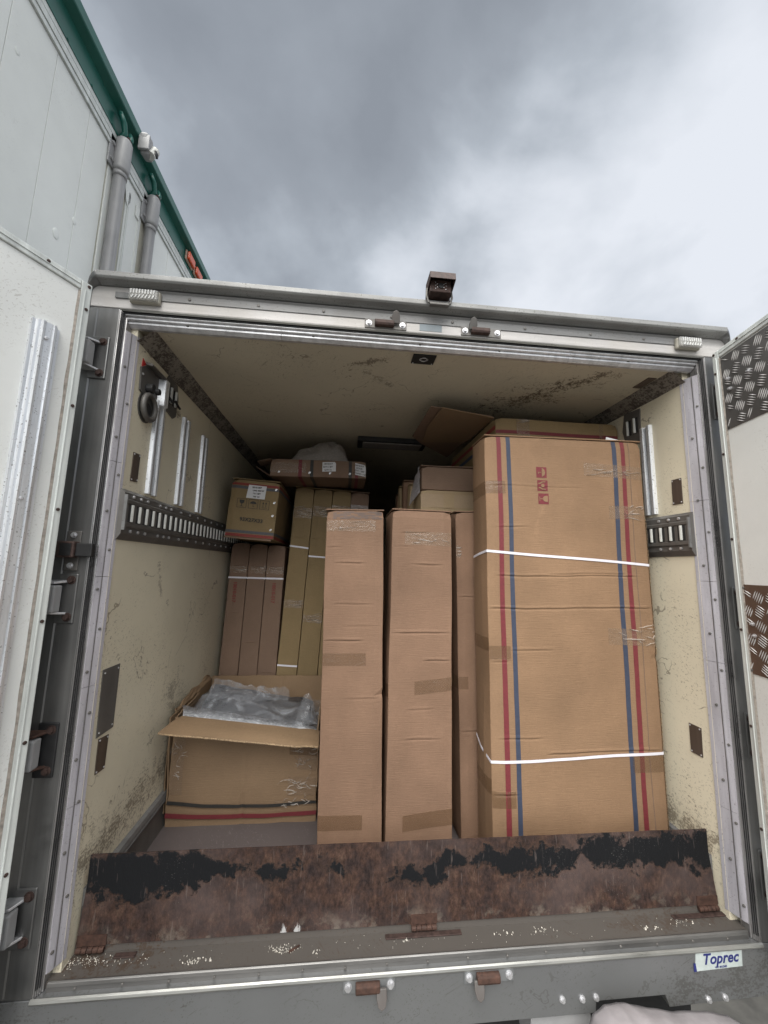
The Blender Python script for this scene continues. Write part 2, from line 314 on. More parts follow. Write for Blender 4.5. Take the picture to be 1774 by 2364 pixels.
def poly(bm, pts, off):           # thick polygon: pts 3D, off a vector giving its thickness
    off = Vector(off); A = [bm.verts.new(Vector(p)) for p in pts]; B = [bm.verts.new(Vector(p)+off) for p in pts]; n = len(A)
    bm.faces.new(A); bm.faces.new(B[::-1])
    for i in range(n): bm.faces.new((A[i], B[i], B[(i+1) % n], A[(i+1) % n]))
def NB(): return bmesh.new()
def bx(name, m, parent, *a, bevel=0, label=None):
    bm = NB(); box(bm, *a); return link(name, bm, m, parent, bevel=bevel, label=label)
def screw(parent, p, n, r=.005, m=None, name='screw', h=.003):
    bm = NB(); p = Vector(p); n = Vector(n).normalized(); tube(bm, [p-n*.002, p+n*h, p+n*(h+.001)], r, 8, radii=[r, r, r*.6]); return link(name, bm, m or DARKM, parent, smooth=False)
def hexbolt(parent, p, n, r=.009, m=None, name='bolt', h=.009):
    bm = NB(); p = Vector(p); n = Vector(n).normalized(); tube(bm, [p-n*.001, p+n*.002], r*1.5, 12); tube(bm, [p+n*.002, p+n*h], r, 6); return link(name, bm, m or ALU, parent)
def text(body, size, m, parent, Mx, name='lettering', extrude=.0004, shear=0, bold=0, label=None, spacing=1):
    cu = bpy.data.curves.new(name, 'FONT'); cu.body = body; cu.size = size; cu.extrude = extrude; cu.shear = shear; cu.offset = bold; cu.align_x = 'CENTER'; cu.align_y = 'CENTER'; cu.space_character = spacing
    o = bpy.data.objects.new(name+'_tmp', cu); COL.objects.link(o); bpy.context.view_layer.update()
    me = bpy.data.meshes.new_from_object(o.evaluated_get(bpy.context.evaluated_depsgraph_get())); bpy.data.objects.remove(o)
    me.transform(Mx); me.materials.clear(); me.materials.append(m)
    for p in me.polygons: p.material_index = 0
    o = bpy.data.objects.new(name, me); COL.objects.link(o); o.parent = parent
    if label: o['label'] = label
    return o
def frame_m(o, ux, uz):           # matrix: local x -> ux, local y -> uz (for text, icons), normal = ux x uz
    ux = Vector(ux).normalized(); uz = Vector(uz).normalized(); n = ux.cross(uz)
    m = Matrix((ux, uz, n)).transposed().to_4x4(); m.translation = Vector(o); return m

# ================================================================== SETTING
GZ = -1.15
bm = NB(); box(bm, -400, 400, -400, 400, GZ-.5, GZ); tag(link('ground', bm, GROUND), kind='structure')

# ================================================================== REFRIGERATED TRUCK
T = empty('box_truck', (0, 0, GZ)); TI = (0, 0, -GZ)
tag(T, 'refrigerated box truck with its rear doors open, seen from behind', 'truck')
class Sub:                        # children of the truck keep world-like coordinates
    pass
TB = T
def tl(o): o.location = (0, 0, -GZ); return o     # undo the parent's offset for first-level parts
def tbx(name, m, *a, bevel=0, label=None): return tl(bx(name, m, T, *a, bevel=bevel, label=label))
def tlink(name, bm, m, **k): return tl(link(name, bm, m, T, **k))
# shell
bm = NB(); box(bm, -1.29, -1.20, .062, 6.0, .0, 2.36); wallL = tlink('side_wall', bm, CREAM, label='cream left inner wall with load rail and scuffs')
bm = NB(); box(bm, 1.20, 1.29, .078, 6.0, .0, 2.36); wallR = tlink('side_wall', bm, CREAM, label='cream right inner wall beside the tallest striped carton')
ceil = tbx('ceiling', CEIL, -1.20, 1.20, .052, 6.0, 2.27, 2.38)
floor = tbx('load_floor', FLOOR, -1.20, 1.20, .135, 6.0, -.06, .04)
tbx('front_bulkhead', CREAM, -1.20, 1.20, 5.9, 6.0, .04, 2.27)
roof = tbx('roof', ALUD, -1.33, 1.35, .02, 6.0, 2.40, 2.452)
tbx('roof_edge_strip', RUSTD, -.642, .667, .03, .09, 2.452, 2.475)
# cove strips at the ceiling corners
for s in (-1, 1):
    bm = NB(); N = 60
    rows = []
    for i in range(N+1):
        y = .06+5.9*(i/N)**1.6; wob = .004*noise.noise(Vector((y*6, s*3, 0)))
        rows.append([bm.verts.new((s*1.199, y, 2.215+wob)), bm.verts.new((s*1.19, y, 2.222+wob)), bm.verts.new((s*(1.142+wob), y, 2.262)), bm.verts.new((s*(1.135+wob), y, 2.2695))])
    for a, b in zip(rows, rows[1:]):
        for k in range(3): bm.faces.new((a[k], a[k+1], b[k+1], b[k]))
    tlink('cove_strip', bm, COVE)
    # kick rail and dark skirting along the floor
    bm = NB(); prism(bm, [(s*1.1995, .150), (s*1.182, .152), (s*1.178, .165), (s*1.186, .172), (s*1.178, .182), (s*1.182, .200), (s*1.1995, .205)], 'y', .135, 5.9); tlink('kick_rail', bm, ALUD)
    bm = NB(); prism(bm, [(s*1.1995, .04), (s*1.18, .04), (s*1.192, .150), (s*1.1995, .150)], 'y', .135, 5.9); tlink('skirting', bm, DARKM)
# rear posts
def post(s, label):
    xo, xi = s*1.352, s*1.240
    bm = NB(); prism(bm, [(xi, 0), (xo, 0), (xo, .09), (s*1.29, .09), (s*1.29, .058), (xi, .058)], 'z', -.0005, 2.3105)
    o = tlink('rear_post', bm, STEEL, bevel=.004, label=label)
    bm = NB(); prism(bm, [(s*1.318, -.0005), (s*1.322, -.004), (s*1.352, -.004), (s*1.3525, .0)], 'z', .01, 2.30); link('post_fold', bm, STEEL, o)
    return o
postL = post(-1, 'brushed steel left rear post carrying the door hinges')
postR = post(1, 'brushed steel right rear post')
# jamb seals (dark ribbed) and pale screwed trims round the opening
def jamb(s):
    pr = [(1.2400, .0), (1.2405, .0015), (1.237, .002), (1.2375, .006), (1.2335, .0065), (1.2345, .0105), (1.2305, .011), (1.2315, .0155), (1.2275, .016), (1.2285, .0225), (1.2245, .0235), (1.2245, .060), (1.2400, .060)]
    bm = NB(); prism(bm, [(s*x, y) for x, y in pr], 'z', .0, 2.31); o = tlink('ribbed_jamb', bm, m_metal('jamb_metal', (.42, .41, .41), .26, .9, streak=(1, 1, .05), dirt=.75, dirtcol=(.06, .055, .05)))
    for k, (x, y) in enumerate(((1.2355, .0042), (1.2325, .0087), (1.2295, .0135))):
        bm = NB(); tube(bm, [(s*x, y, .02), (s*x, y, 2.30)], .0016, 6); link('rubber_seal', bm, BLACK, o)
    d = .063 if s < 0 else .079
    pr = [(1.2242, .024), (1.2205, .0235), (1.2125, .0385), (1.2135, .0400), (1.2005, d-.001), (1.1965, d+.012), (1.2002, d+.012), (1.2242, .061)]
    bm = NB()
    zs = [.045, .42, .98, 1.31, 1.66, 2.235] if s > 0 else [.045, .52, .90, 1.28, 1.71, 2.235]
    for a, b in zip(zs, zs[1:]): prism(bm, [(s*x, y) for x, y in pr], 'z', a+.0008, b-.0008)
    t = tlink('edge_trim', bm, TRIM, label='pale screwed trim down the %s side of the opening' % ('left' if s < 0 else 'right'))
    bm = NB(); box(bm, min(s*1.2112, s*1.2098), max(s*1.2112, s*1.2098), .0412, .0437, .05, 2.23); link('trim_groove', bm, DARKM, t)
    z = .10; k = 0
    while z < 2.2:
        x, y = ((1.2165, .0305), (1.2055, .054))[k % 2]
        screw(t, (s*x, y if s < 0 else y+.004*(k % 2), z), (-s*.8, -.5, 0), .0052, DARKM); z += .142; k += 1
    return o
jamb(-1); jamb(1)
# header
bm = NB(); prism(bm, [(0, 2.312), (.06, 2.312), (.06, 2.40), (0, 2.40)], 'x', -1.352, 1.352); header = tlink('header', bm, ALUH, bevel=.003)
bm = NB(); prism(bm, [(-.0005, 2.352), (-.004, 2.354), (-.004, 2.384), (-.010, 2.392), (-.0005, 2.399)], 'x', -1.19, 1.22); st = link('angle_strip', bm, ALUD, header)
for x in (-.986, -.72, -.46, -.18, .08, .40, .70, .95): screw(st, (x, -.004, 2.369), (0, -1, 0), .006, DARKM)
bx('blue_grey_patch', plain('faded_patch', (.17, .20, .22), .5), header, -.06, .035, -.0015, .001, 2.322, 2.352)
# lintel profiles under the header
bm = NB(); prism(bm, [(.0, 2.3118), (-.002, 2.308), (.003, 2.303), (.008, 2.306), (.009, 2.3118)], 'x', -1.24, 1.24); link('bright_lip', bm, BEAME, header)
bm = NB(); prism(bm, [(.009, 2.3118), (.010, 2.298), (.013, 2.297), (.013, 2.3118)], 'x', -1.235, 1.235); link('rubber_seal', bm, BLACK, header)
pr = [(.013, 2.3115), (.013, 2.295), (.018, 2.291), (.022, 2.296), (.024, 2.284), (.030, 2.280), (.034, 2.286), (.036, 2.272), (.052, 2.262), (.066, 2.262), (.066, 2.3115)]
bm = NB(); xs = [-1.228, -.85, -.63, .62, .86, 1.222]
for a, b in zip(xs, xs[1:]): prism(bm, pr, 'x', a+.0007, b-.0007)
lint = tlink('lintel_trim', bm, ALU)
for x in (-1.0, -.5, -.05, .3, .9): screw(lint, (x, .035, 2.281), (0, -.6, -.8), .005, DARKM)
# drip rail over the header
pr = [(.02, 2.402), (-.006, 2.400), (-.014, 2.403), (-.038, 2.408), (-.044, 2.414), (-.045, 2.431), (-.044, 2.433), (-.03, 2.440), (.0, 2.446), (.02, 2.450)]
bm = NB(); prism(bm, pr, 'x', -1.318, 1.325)
drip = tlink('drip_rail', bm, m_metal('drip_rail_metal', (.29, .29, .285), .5, .5, streak=(.08, 1, 1), dirt=.6, dirtcol=(.13, .125, .12), pit=.8), bevel=.002)
for s in (-1, 1):                 # rounded corner caps of the rail
    bm = NB(); rings = []
    for i in range(9):
        a = math.pi/2*i/8; cx = s*(1.318+.042*math.sin(a)); dz = -.060*(1-math.cos(a)); k = 1-.45*(i/8)
        rings.append([bm.verts.new((cx+(0 if i < 8 else 0), .02+(y-.02)*k, z+dz-(0.0 if i < 5 else .012*(i-4)))) for y, z in pr])
    for a, b in zip(rings, rings[1:]):
        n = len(pr)
        for q in range(n): bm.faces.new((a[q], a[(q+1) % n], b[(q+1) % n], b[q]))
    bm.faces.new(rings[0]); bm.faces.new(rings[-1][::-1]); tlink('corner_cap', bm, STEEL, smooth=True)
# sill
bm = NB(); pr = [(-.0005, -.012), (-.006, -.011), (-.008, -.006), (-.006, .0), (-.001, .003), (.003, .001), (.004, -.008), (.004, -.014), (-.0005, -.014)]
prism(bm, pr, 'x', -1.243, 1.243); sillE = tlink('sill_edge', bm, BEAME)
bm = NB(); prism(bm, [(.004, -.014), (.0205, -.014), (.0205, -.003), (.004, -.006)], 'x', -1.24, 1.24); tlink('sill_groove', bm, plain('dirty_groove', (.085, .065, .045), .8, 0, .4, 60, .4))
bm = NB(); prism(bm, [(.0205, -.012), (.0205, .012), (.0225, .0205), (.027, .0232), (.034, .0195), (.034, -.012)], 'x', -1.215, 1.215); sbar = tlink('sill_bar', bm, m_metal('sill_bar_metal', (.20, .195, .19), .34, .8, streak=(.1, 1, 1), dirt=.3), bevel=.001)
for i in range(17): screw(sbar, (-1.13+i*.141, .0205, .005+.002*(i % 2)), (0, -1, .1), .0042, DARKM)
tbx('sill_plate', SILL, -1.235, 1.235, .034, .1355, -.04, .016)
bm = NB(); prism(bm, [(.123, .0162), (.1345, .0162), (.1345, .04), (.126, .040)], 'x', -1.2, 1.2); tlink('floor_edge', bm, SILL)
# rear cross beam with its cut-outs
bm = NB()
pts = [(-1.352, -.002), (1.352, -.002), (1.352, -.150), (1.21, -.168), (.862, -.174), (.848, -.136), (.589, -.136), (.586, -.170), (-.2, -.170), (-.2, -.30), (-1.352, -.30)]
poly(bm, [(x, 0, z) for x, z in pts], (0, .05, 0)); BEAM2 = m_panel('grimy_beam', (.24, .245, .25), .5, (.11, .105, .095), [((.9, 0, -.14), (1.35, 0, -.10), .14, .55), ((-1.35, 0, -.10), (-1.0, 0, -.2), .2, .5)], rough=.42, spk=.8, cracks=.35)
BEAM2.node_tree.nodes['Principled BSDF'].inputs['Metallic'].default_value = .65
beam = tlink('rear_beam', bm, BEAM2, bevel=.002, label='brushed steel beam under the opening with a sticker')
for x, z in ((.465, -.121), (.537, -.124), (.588, -.123), (1.077, -.158), (1.012, -.160), (-.537, -.150), (-.465, -.152)): hexbolt(beam, (x, -.001, z), (0, -1, 0), .007, ALU, h=.008)
# sticker
bm = NB(); poly(bm, [(.975, -.0006, -.0125), (1.158, -.0006, -.0105), (1.156, -.0006, -.066), (.968, -.0006, -.071)], (0, -.0008, 0)); stk = link('sticker', bm, STICK, beam, label='pale sticker reading Toprec on the beam')
bm = NB(); poly(bm, [(.963, -.0018, -.045), (.971, -.0018, -.045), (.974, -.0018, -.071), (.963, -.0018, -.071)], (0, -.0006, 0)); link('sticker_flash', bm, NAVY, stk)
text('Toprec', .047, NAVY, stk, frame_m((1.069, -.0017, -.036), (1, 0, .015), (0, 0, 1)), shear=.25, bold=.0011, spacing=1.03)
text('VAN BODIES', .0085, NAVY, stk, frame_m((1.07, -.0017, -.0625), (1, 0, .02), (0, 0, 1)), bold=.0002)
# latch keepers
def keeper(x, z, up_, rust, flip=1, label=None):
    bm = NB(); box(bm, x-.087, x+.087, -.004, .001, z-.020, z+.020); k = tlink('latch_keeper', bm, DARKM if up_ > 0 else BEAM, bevel=.002, label=label)
    for s in (-1, 1): hexbolt(k, (x+s*.070, -.004, z), (0, -1, 0), .0085, ALU, h=.010)
    bm = NB(); prism(bm, [(-.003, z-.015), (-.020, z-.013), (-.024, z-.004), (-.022, z+.010), (-.012, z+.015), (-.003, z+.015)], 'x', x-.046, x+.034)
    link('keeper_block', bm, rust, k, bevel=.003)
    c = x-.040*flip; bm = NB(); poly(bm, [(c-.016, -.018, z+up_*.0), (c-.018, -.026, z+up_*.022), (c-.012, -.034, z+up_*.040), (c, -.036, z+up_*.047), (c+.012, -.034, z+up_*.040), (c+.017, -.026, z+up_*.022), (c+.016, -.018, z)], (0, .007, 0)); link('keeper_hook', bm, HOOKM, k, bevel=.002)
    return k
HOOKM = m_metal('worn_hook', (.12, .115, .11), .55, .4, dirt=.5, dirtcol=(.08, .045, .035), sc=12)
keeper(-.203, 2.335, 1, RUSTD, flip=-1); keeper(.205, 2.336, 1, RUSTD, flip=1)
keeper(-.203, -.030, -1, RUSTM, flip=-1); keeper(.205, -.030, -1, RUSTM, flip=1)
# marker lights
for x, lab in ((-1.147, 'clear ribbed marker lamp at the left end of the header'), (1.153, 'clear ribbed marker lamp at the right end of the header')):
    bm = NB(); box(bm, x-.057, x+.057, -.020, .001, 2.330, 2.382); L = tlink('marker_light', bm, plain('yellowed_lens_base', (.34, .32, .27), .5), bevel=.008, label=lab)
    bm = NB(); box(bm, x-.054, x+.054, -.034, -.018, 2.333, 2.379); link('lens', bm, GLASS, L, bevel=.007)
    bm = NB()
    for i in range(9): obox(bm, Matrix.Translation((x-.044+i*.0105, -.037, 2.356)) @ Matrix.Rotation(R_(0), 4, 'Y'), .004, .004, .018)
    for i in range(7): obox(bm, Matrix.Translation((x-.040+i*.0125, -.037, 2.339)) @ Matrix.Rotation(R_(25), 4, 'Y'), .004, .004, .015)
    link('lens_rib', bm, plain('clear_rib', (.55, .55, .54), .2), L)
# small bracket beside the left lamp
tbx('lamp_bracket', STEEL, -1.262, -1.212, -.006, .001, 2.352, 2.376)
# reversing camera
bm = NB(); box(bm, -.034, .054, -.085, -.03, 2.442, 2.497); camb = tlink('reversing_camera', bm, RUSTD, bevel=.004, label='rusty reversing camera with a hood on the roof edge')
bm = NB(); prism(bm, [(-.112, 2.480), (-.108, 2.506), (-.03, 2.509), (-.02, 2.44), (-.017, 2.44), (-.027, 2.513), (-.110, 2.510), (-.115, 2.480)], 'x', -.040, .064); link('hood', bm, plain('brown_hood', (.060, .040, .036), .6, .2, .5, 60, .4), camb)
for xx in (-.040, .061): bm = NB(); poly(bm, [(xx, -.112, 2.478), (xx, -.109, 2.508), (xx, -.028, 2.510), (xx, -.03, 2.46)], (.003, 0, 0)); link('hood_side', bm, RUSTD, camb)
bm = NB(); tube(bm, [(.010, -.084, 2.468), (.010, -.089, 2.468)], .011, 14); link('lens', bm, BLACK, camb)
for i in range(10): screw(camb, (-.012+(i % 2)*.008 + (.034 if i > 4 else 0), -.0855, 2.455+(i % 5)*.007), (0, -1, 0), .0018, ALUB, 'infrared_led', .001)
for s in (-1, 1):
    bm = NB(); tube(bm, [(.010+s*.050, -.055, 2.475), (.010+s*.053, -.058, 2.44), (.010+s*.045, -.058, 2.412), (.010+s*.030, -.056, 2.408)], .0045, 8); link('bracket_arm', bm, DARKM, camb)
bm = NB(); box(bm, -.030, .050, -.066, -.046, 2.400, 2.412); link('bracket_foot', bm, DARKM, camb, bevel=.003)
# ------------------ hinges on the left post
def hinge(z, rusty=False, h=.17, s=-1):
    xa, xb = s*1.262, s*1.345
    bm = NB(); box(bm, min(xa, xb)+(.02 if s < 0 else 0), max(xa, xb), -.006, .001, z-h/2, z+h/2); k = tlink('door_hinge', bm, BLACK if rusty else STEEL, bevel=.006)
    for q in (-1, 1): hexbolt(k, (s*1.282, -.006, z+q*(h/2-.022)), (0, -1, 0), .010, RUSTD, h=.010)
    for q in (-1, 1):
        bm = NB(); poly(bm, [(s*1.285, -.004, z+q*.055), (s*1.31, -.045, z+q*.050), (s*1.375, -.060, z+q*.050), (s*1.375, -.03, z+q*.050), (s*1.34, -.004, z+q*.055)], (0, 0, .008)); link('knuckle_plate', bm, RUSTM if rusty else ALU, k, bevel=.002)
    bm = NB(); tube(bm, [(s*1.352, -.043, z-.066), (s*1.352, -.043, z+.066)], .009, 10); link('hinge_pin', bm, RUSTM if rusty else ALU, k)
    bm = NB(); box(bm, min(s*1.30, s*1.37), max(s*1.30, s*1.37), -.055, -.016, z-.046, z+.046); link('hinge_block', bm, GREYP, k, bevel=.006)
for z, r in ((2.10, False), (1.205, False), (.715, True), (.225, False)): hinge(z, r)
for z in (2.10, 1.205, .715, .225): hinge(z, False, s=1)
# door holdback bracket above the middle hinge
bm = NB(); box(bm, -1.318, -1.270, -.005, .001, 1.300, 1.440); hb = tlink('holdback_bracket', bm, DARKM, bevel=.003)
for z in (1.425, 1.318): hexbolt(hb, (-1.294, -.005, z), (0, -1, 0), .007, ALU)
bm = NB(); box(bm, -1.375, -1.268, -.040, -.006, 1.345, 1.402); link('socket', bm, RUSTD, hb, bevel=.005)
bm = NB(); box(bm, -1.312, -1.276, -.0415, -.035, 1.353, 1.394); link('socket_mouth', bm, BLACK, hb)
bm = NB(); box(bm, -1.268, -1.215, -.030, -.010, 1.350, 1.396); link('bar_end', bm, BLACK, hb, bevel=.003)
# ------------------ doors
def door(s, P0, d, wdt, ztop, zbot, label):
    d = Vector((d[0], d[1], 0)).normalized(); n = Vector((-d.y, d.x, 0)) * (1 if s < 0 else -1)     # n points to the inside of the truck
    if n.x*(-s) < 0: n = -n
    root = tl(empty('rear_door')); root.parent = T; root['label'] = label
    def PT(u, z, h=0): return Vector((P0[0], P0[1], 0))+d*u+n*h+Vector((0, 0, z))
    def slab(name, m, u0, u1, z0, z1, h0, h1, bevel=0, lab=None):
        bm = NB(); hexa(bm, [PT(u0, z0, h0), PT(u1, z0, h0), PT(u1, z1, h0), PT(u0, z1, h0), PT(u0, z0, h1), PT(u1, z0, h1), PT(u1, z1, h1), PT(u0, z1, h1)]); return link(name, bm, m, root, bevel=bevel, label=lab)
    pan = slab('door_panel', DOORW, .037, wdt-.037, zbot+.037, ztop-.037, -.060, -.006)
    # frame: hinge side, free side, top, bottom with a stepped face
    for (u0, u1, z0, z1) in ((0, .036, zbot, ztop), (wdt-.036, wdt, zbot, ztop)):
        slab('door_frame', DFRAME, u0, u1, z0, z1, -.065, 0, .003); slab('frame_bead', DFRAME, u0+.020, u0+.024, z0+.03, z1-.03, -.001, .0025, .0008)
    for (z0, z1) in ((ztop-.036, ztop), (zbot, zbot+.036)):
        slab('door_frame', DFRAME, .0362, wdt-.0362, z0, z1, -.065, 0, .003); slab('frame_bead', DFRAME, .04, wdt-.04, z0+.016, z0+.019, -.001, .0025, .0008)
    # smeared sealant line beside the frame
    bm = NB(); N = 120; A = []
    for i in range(N+1):
        z = zbot+.05+(ztop-zbot-.09)*i/N; wv = .0045+.0035*noise.noise(Vector((z*9, s, 0)))
        A.append((bm.verts.new(PT(.036, z, .0005)), bm.verts.new(PT(.0365+wv, z, -.004)), bm.verts.new(PT(.037+wv*1.1, z, -.0058))))
    for a, b in zip(A, A[1:]): bm.faces.new((a[0], a[1], b[1], b[0])); bm.faces.new((a[1], a[2], b[2], b[1]))
    link('sealant', bm, SEAL, root)
    for z in [ztop-.10-i*.36 for i in range(6)]: screw(root, PT(.012, z, 0), n, .0055, RUSTD)
    for u in (.012, .14, .40): screw(root, PT(u, ztop-.012, 0), n, .0055, RUSTD)
    return root, PT, slab, n, d
LD, PTL, slabL, nL, dL = door(-1, (-1.282, -.100), (-.432, -.902), .93, 2.322, -.06, 'white left rear door swung open with an aluminium rubbing channel')
# hat channel on the left door
prof = [(.0795, -.006), (.0805, .002), (.089, .002), (.0925, .010), (.097, .0115), (.099, .020), (.1055, .021), (.107, .016), (.113, .017), (.128, .017), (.131, .020), (.137, .021), (.140, .0115), (.146, .010), (.1495, .002), (.158, .002), (.160, -.006)]
bm = NB(); zs = [-.02, .55, 1.48, 2.098]
for a, b in zip(zs, zs[1:]):
    for (u0, h0), (u1, h1) in zip(prof, prof[1:]):
        bm.faces.new([bm.verts.new(PTL(*q)) for q in ((u0, a, h0), (u1, a, h1), (u1, b, h1), (u0, b, h0))])
bm.faces.new([bm.verts.new(PTL(u, 2.098, h)) for u, h in prof]); bmesh.ops.remove_doubles(bm, verts=bm.verts, dist=1e-5)
ch = link('rubbing_channel', bm, ALUB, LD)
for z in (2.042, 1.519, .95, .40): screw(ch, PTL(.1235, z, .017), nL, .006, ALU, 'rivet')
RD, PTR, slabR, nR, dR = door(1, (1.247, -.030), (-.195, -.981), .93, 2.305, -.06, 'white right rear door swung open with two chequer plates')
# chequer plates: five-bar tread, alternating directions
def chequer(z0, z1, u0, u1, m, mb, lab, cut=0):
    pl = slabR('chequer_plate', m, u0, u1, z0, z1, -.006, -.003, .001, lab)
    bm = NB(); pitch = .054; iu = 0; u = u0-.005
    while u < u1:
        z = z0-.005; iz = 0
        while z < z1:
            a = R_(-28) if (iu+iz) % 2 else R_(62)
            for k in range(5):
                o = (k-2)*.0092; cu = u+.027-math.sin(a)*o; cz = z+.027+math.cos(a)*o; hl = .0225*(1-.08*abs(k-2)); pts = []
                ok = all(u0+.003 < cu+q*hl*math.cos(a) < u1-.003 and z0+.003 < cz+q*hl*math.sin(a) < z1-.003 for q in (-1, 1))
                if not ok: continue
                ring = [PTR(cu-hl*math.cos(a), cz-hl*math.sin(a), -.0029), PTR(cu-.0013*math.sin(-a)*-1, cz, -.0029), PTR(cu+hl*math.cos(a), cz+hl*math.sin(a), -.0029)]
                wv = .0021
                va = [bm.verts.new(p) for p in (PTR(cu-hl*math.cos(a), cz-hl*math.sin(a), -.0029), PTR(cu+math.sin(a)*wv, cz-math.cos(a)*wv, -.0029), PTR(cu+hl*math.cos(a), cz+hl*math.sin(a), -.0029), PTR(cu-math.sin(a)*wv, cz+math.cos(a)*wv, -.0029))]
                t1 = bm.verts.new(PTR(cu-hl*.55*math.cos(a), cz-hl*.55*math.sin(a), -.0002)); t2 = bm.verts.new(PTR(cu+hl*.55*math.cos(a), cz+hl*.55*math.sin(a), -.0002))
                for f in ((va[0], va[1], t1), (va[1], t2, t1), (va[1], va[2], t2), (va[2], va[3], t2), (va[3], t1, t2), (va[3], va[0], t1)): bm.faces.new(f)
            z += pitch; iz += 1
        u += pitch; iu += 1
    link('tread_bar', bm, mb, pl); return pl
TREADB = m_metal('shiny_tread', (.75, .73, .72), .30, .45, dirt=.15)
p1 = chequer(1.942, 2.262, .040, .60, m_metal('grey_chequer', (.17, .165, .16), .42, .6, dirt=.4, dirtcol=(.04, .035, .03), sc=10), TREADB, 'grey chequer plate at the top of the right door')
p2 = chequer(.965, 1.303, .027, .60, m_metal('brown_chequer', (.15, .10, .075), .42, .5, dirt=.4, dirtcol=(.07, .04, .028), sc=10), TREADB, 'brown stained chequer plate half way up the right door')
for u, z in ((.176, 2.134), (.074, 2.153), (.079, 2.107), (.067, 1.154), (.070, 1.110)):
    screw(RD, PTR(u, z, -.003), nR, .008, ALU, 'bolt_end', .004); bm = NB(); c = PTR(u, z, .002); tube(bm, [c, c+nR*.007], .004, 8); link('stud', bm, ALU, RD)
for u, z in ((.05, 2.25), (.05, 1.953), (.04, 1.29), (.04, .978)): screw(RD, PTR(u, z, -.003), nR, .004, DARKM, 'rivet')

# ------------------ inside fittings (left wall faces +x, right wall faces -x)
def wall_poly(name, m, pts, s, th=.004, bevel=0, label=None):    # pts in (y, z)
    bm = NB(); poly(bm, [(s*1.1998, y, z) for y, z in pts], (-s*th, 0, 0)); return tlink(name, bm, m, bevel=bevel, label=label)
def load_rail(s, y0, y1, label):
    f = lambda x: s*x
    pr = [(1.1998, 1.612), (1.194, 1.614), (1.180, 1.600), (1.180, 1.577), (1.172, 1.572), (1.172, 1.560), (1.176, 1.558), (1.176, 1.486), (1.172, 1.484), (1.172, 1.470), (1.180, 1.464), (1.180, 1.442), (1.194, 1.420), (1.1998, 1.418)]
    bm = NB(); prism(bm, [(f(x), z) for x, z in pr], 'y', y0, y1); r = tlink('load_rail', bm, DARKM, label=label)
    y = .118 if s < 0 else .125; n = 0
    while y < y1-.04 and n < 60:
        bm = NB(); box(bm, min(f(1.1762), f(1.1745)), max(f(1.1762), f(1.1745)), y-.019, y+.019, 1.488, 1.556); link('slot', bm, BLACK, r)
        bm = NB(); tube(bm, [(f(1.1735), y, 1.4895), (f(1.1735), y, 1.5555)], .0068, 8); link('slot_bar', bm, WHITEP, r)
        if n % 2 == 0 or n in (1, 5):
            for zz in (1.589, 1.453): screw(r, (f(1.180), y+.012, zz), (-s, 0, 0), .0065, ALU, 'rail_bolt', .005)
        y += .057; n += 1
    bm = NB(); box(bm, min(f(1.179), f(1.1675)), max(f(1.179), f(1.1675)), y0-.003, y0+.004, 1.455, 1.59); link('rail_end', bm, ALUD, r)
load_rail(-1, .068, 3.2, 'dark slotted load rail along the left wall')
load_rail(1, .082, 3.2, 'dark slotted load rail along the right wall')
def strip(s, y, z0, z1, wd=.030, gap=.052):
    bm = NB()
    for q in (0, gap): prism(bm, [(s*1.1998, y+q-wd/2), (s*1.1998, y+q+wd/2), (s*1.186, y+q+wd/2-.003), (s*1.183, y+q+wd/2-.007), (s*1.183, y+q-wd/2+.007), (s*1.186, y+q-wd/2+.003)], 'z', z0, z1)
    o = tlink('slotted_strip', bm, ALUB)
    bm = NB(); box(bm, min(s*1.1998, s*1.197), max(s*1.1998, s*1.197), y, y+gap, z0+.002, z1-.002); link('strip_web', bm, DARKM, o); return o
strip(-1, .262, 1.627, 2.05); strip(-1, .552, 1.627, 2.084); strip(-1, .830, 1.624, 2.081)
strip(1, .288, 1.629, 2.09, gap=.042)
# lashing ring and plate, upper left
hp = wall_poly('lashing_plate', DARKM, [(.104, 2.129), (.146, 2.154), (.294, 2.155), (.296, 2.035), (.262, 2.020), (.225, 2.042), (.160, 2.020), (.112, 2.034)], -1, .006, .001)
bm = NB(); prism(bm, [(-1.194, 2.166), (-1.168, 2.160), (-1.164, 2.153), (-1.168, 2.150), (-1.194, 2.154)], 'y', .135, .296); link('guard_flange', bm, DARKM, hp)
bm = NB(); prism(bm, [(-1.194, .255), (-1.166, .262), (-1.163, .268), (-1.163, .292), (-1.170, .297), (-1.194, .297)], 'z', 2.03, 2.15); link('guard_channel', bm, ALUB, hp)
bm = NB(); tube(bm, [(-1.194, .165, 2.062), (-1.165, .165, 2.062)], .020, 12); tube(bm, [(-1.168, .185, 2.058), (-1.150, .185, 2.058)], .014, 10); link('knob', bm, BLACK, hp, bevel=.003)
for y, z in ((.120, 2.105), (.225, 2.075)): screw(hp, (-1.194, y, z), (1, 0, 0), .005, ALU)
bm = NB(); pts = [(-1.182, .175+.048*math.sin(a), 1.982+.052*math.cos(a)) for a in [i*2*math.pi/24 for i in range(25)]]
tube(bm, pts, .012, 8, caps=False); link('lashing_ring', bm, DARKM, hp, smooth=True)
bm = NB(); poly(bm, [(-1.1995, .175+.060*math.sin(a), 1.982+.066*math.cos(a)) for a in [i*2*math.pi/24 for i in range(24)]], (.003, 0, 0)); link('ring_plate', bm, DARKM, hp)
bm = NB(); tube(bm, [(-1.192, .178, 1.975), (-1.188, .178, 1.975)], .026, 16); link('ring_hole', bm, BLACK, hp)
wall_poly('red_tab', plain('red_paint', (.42, .02, .02), .5), [(.114, 2.135), (.117, 2.173), (.150, 2.160)], -1, .002)
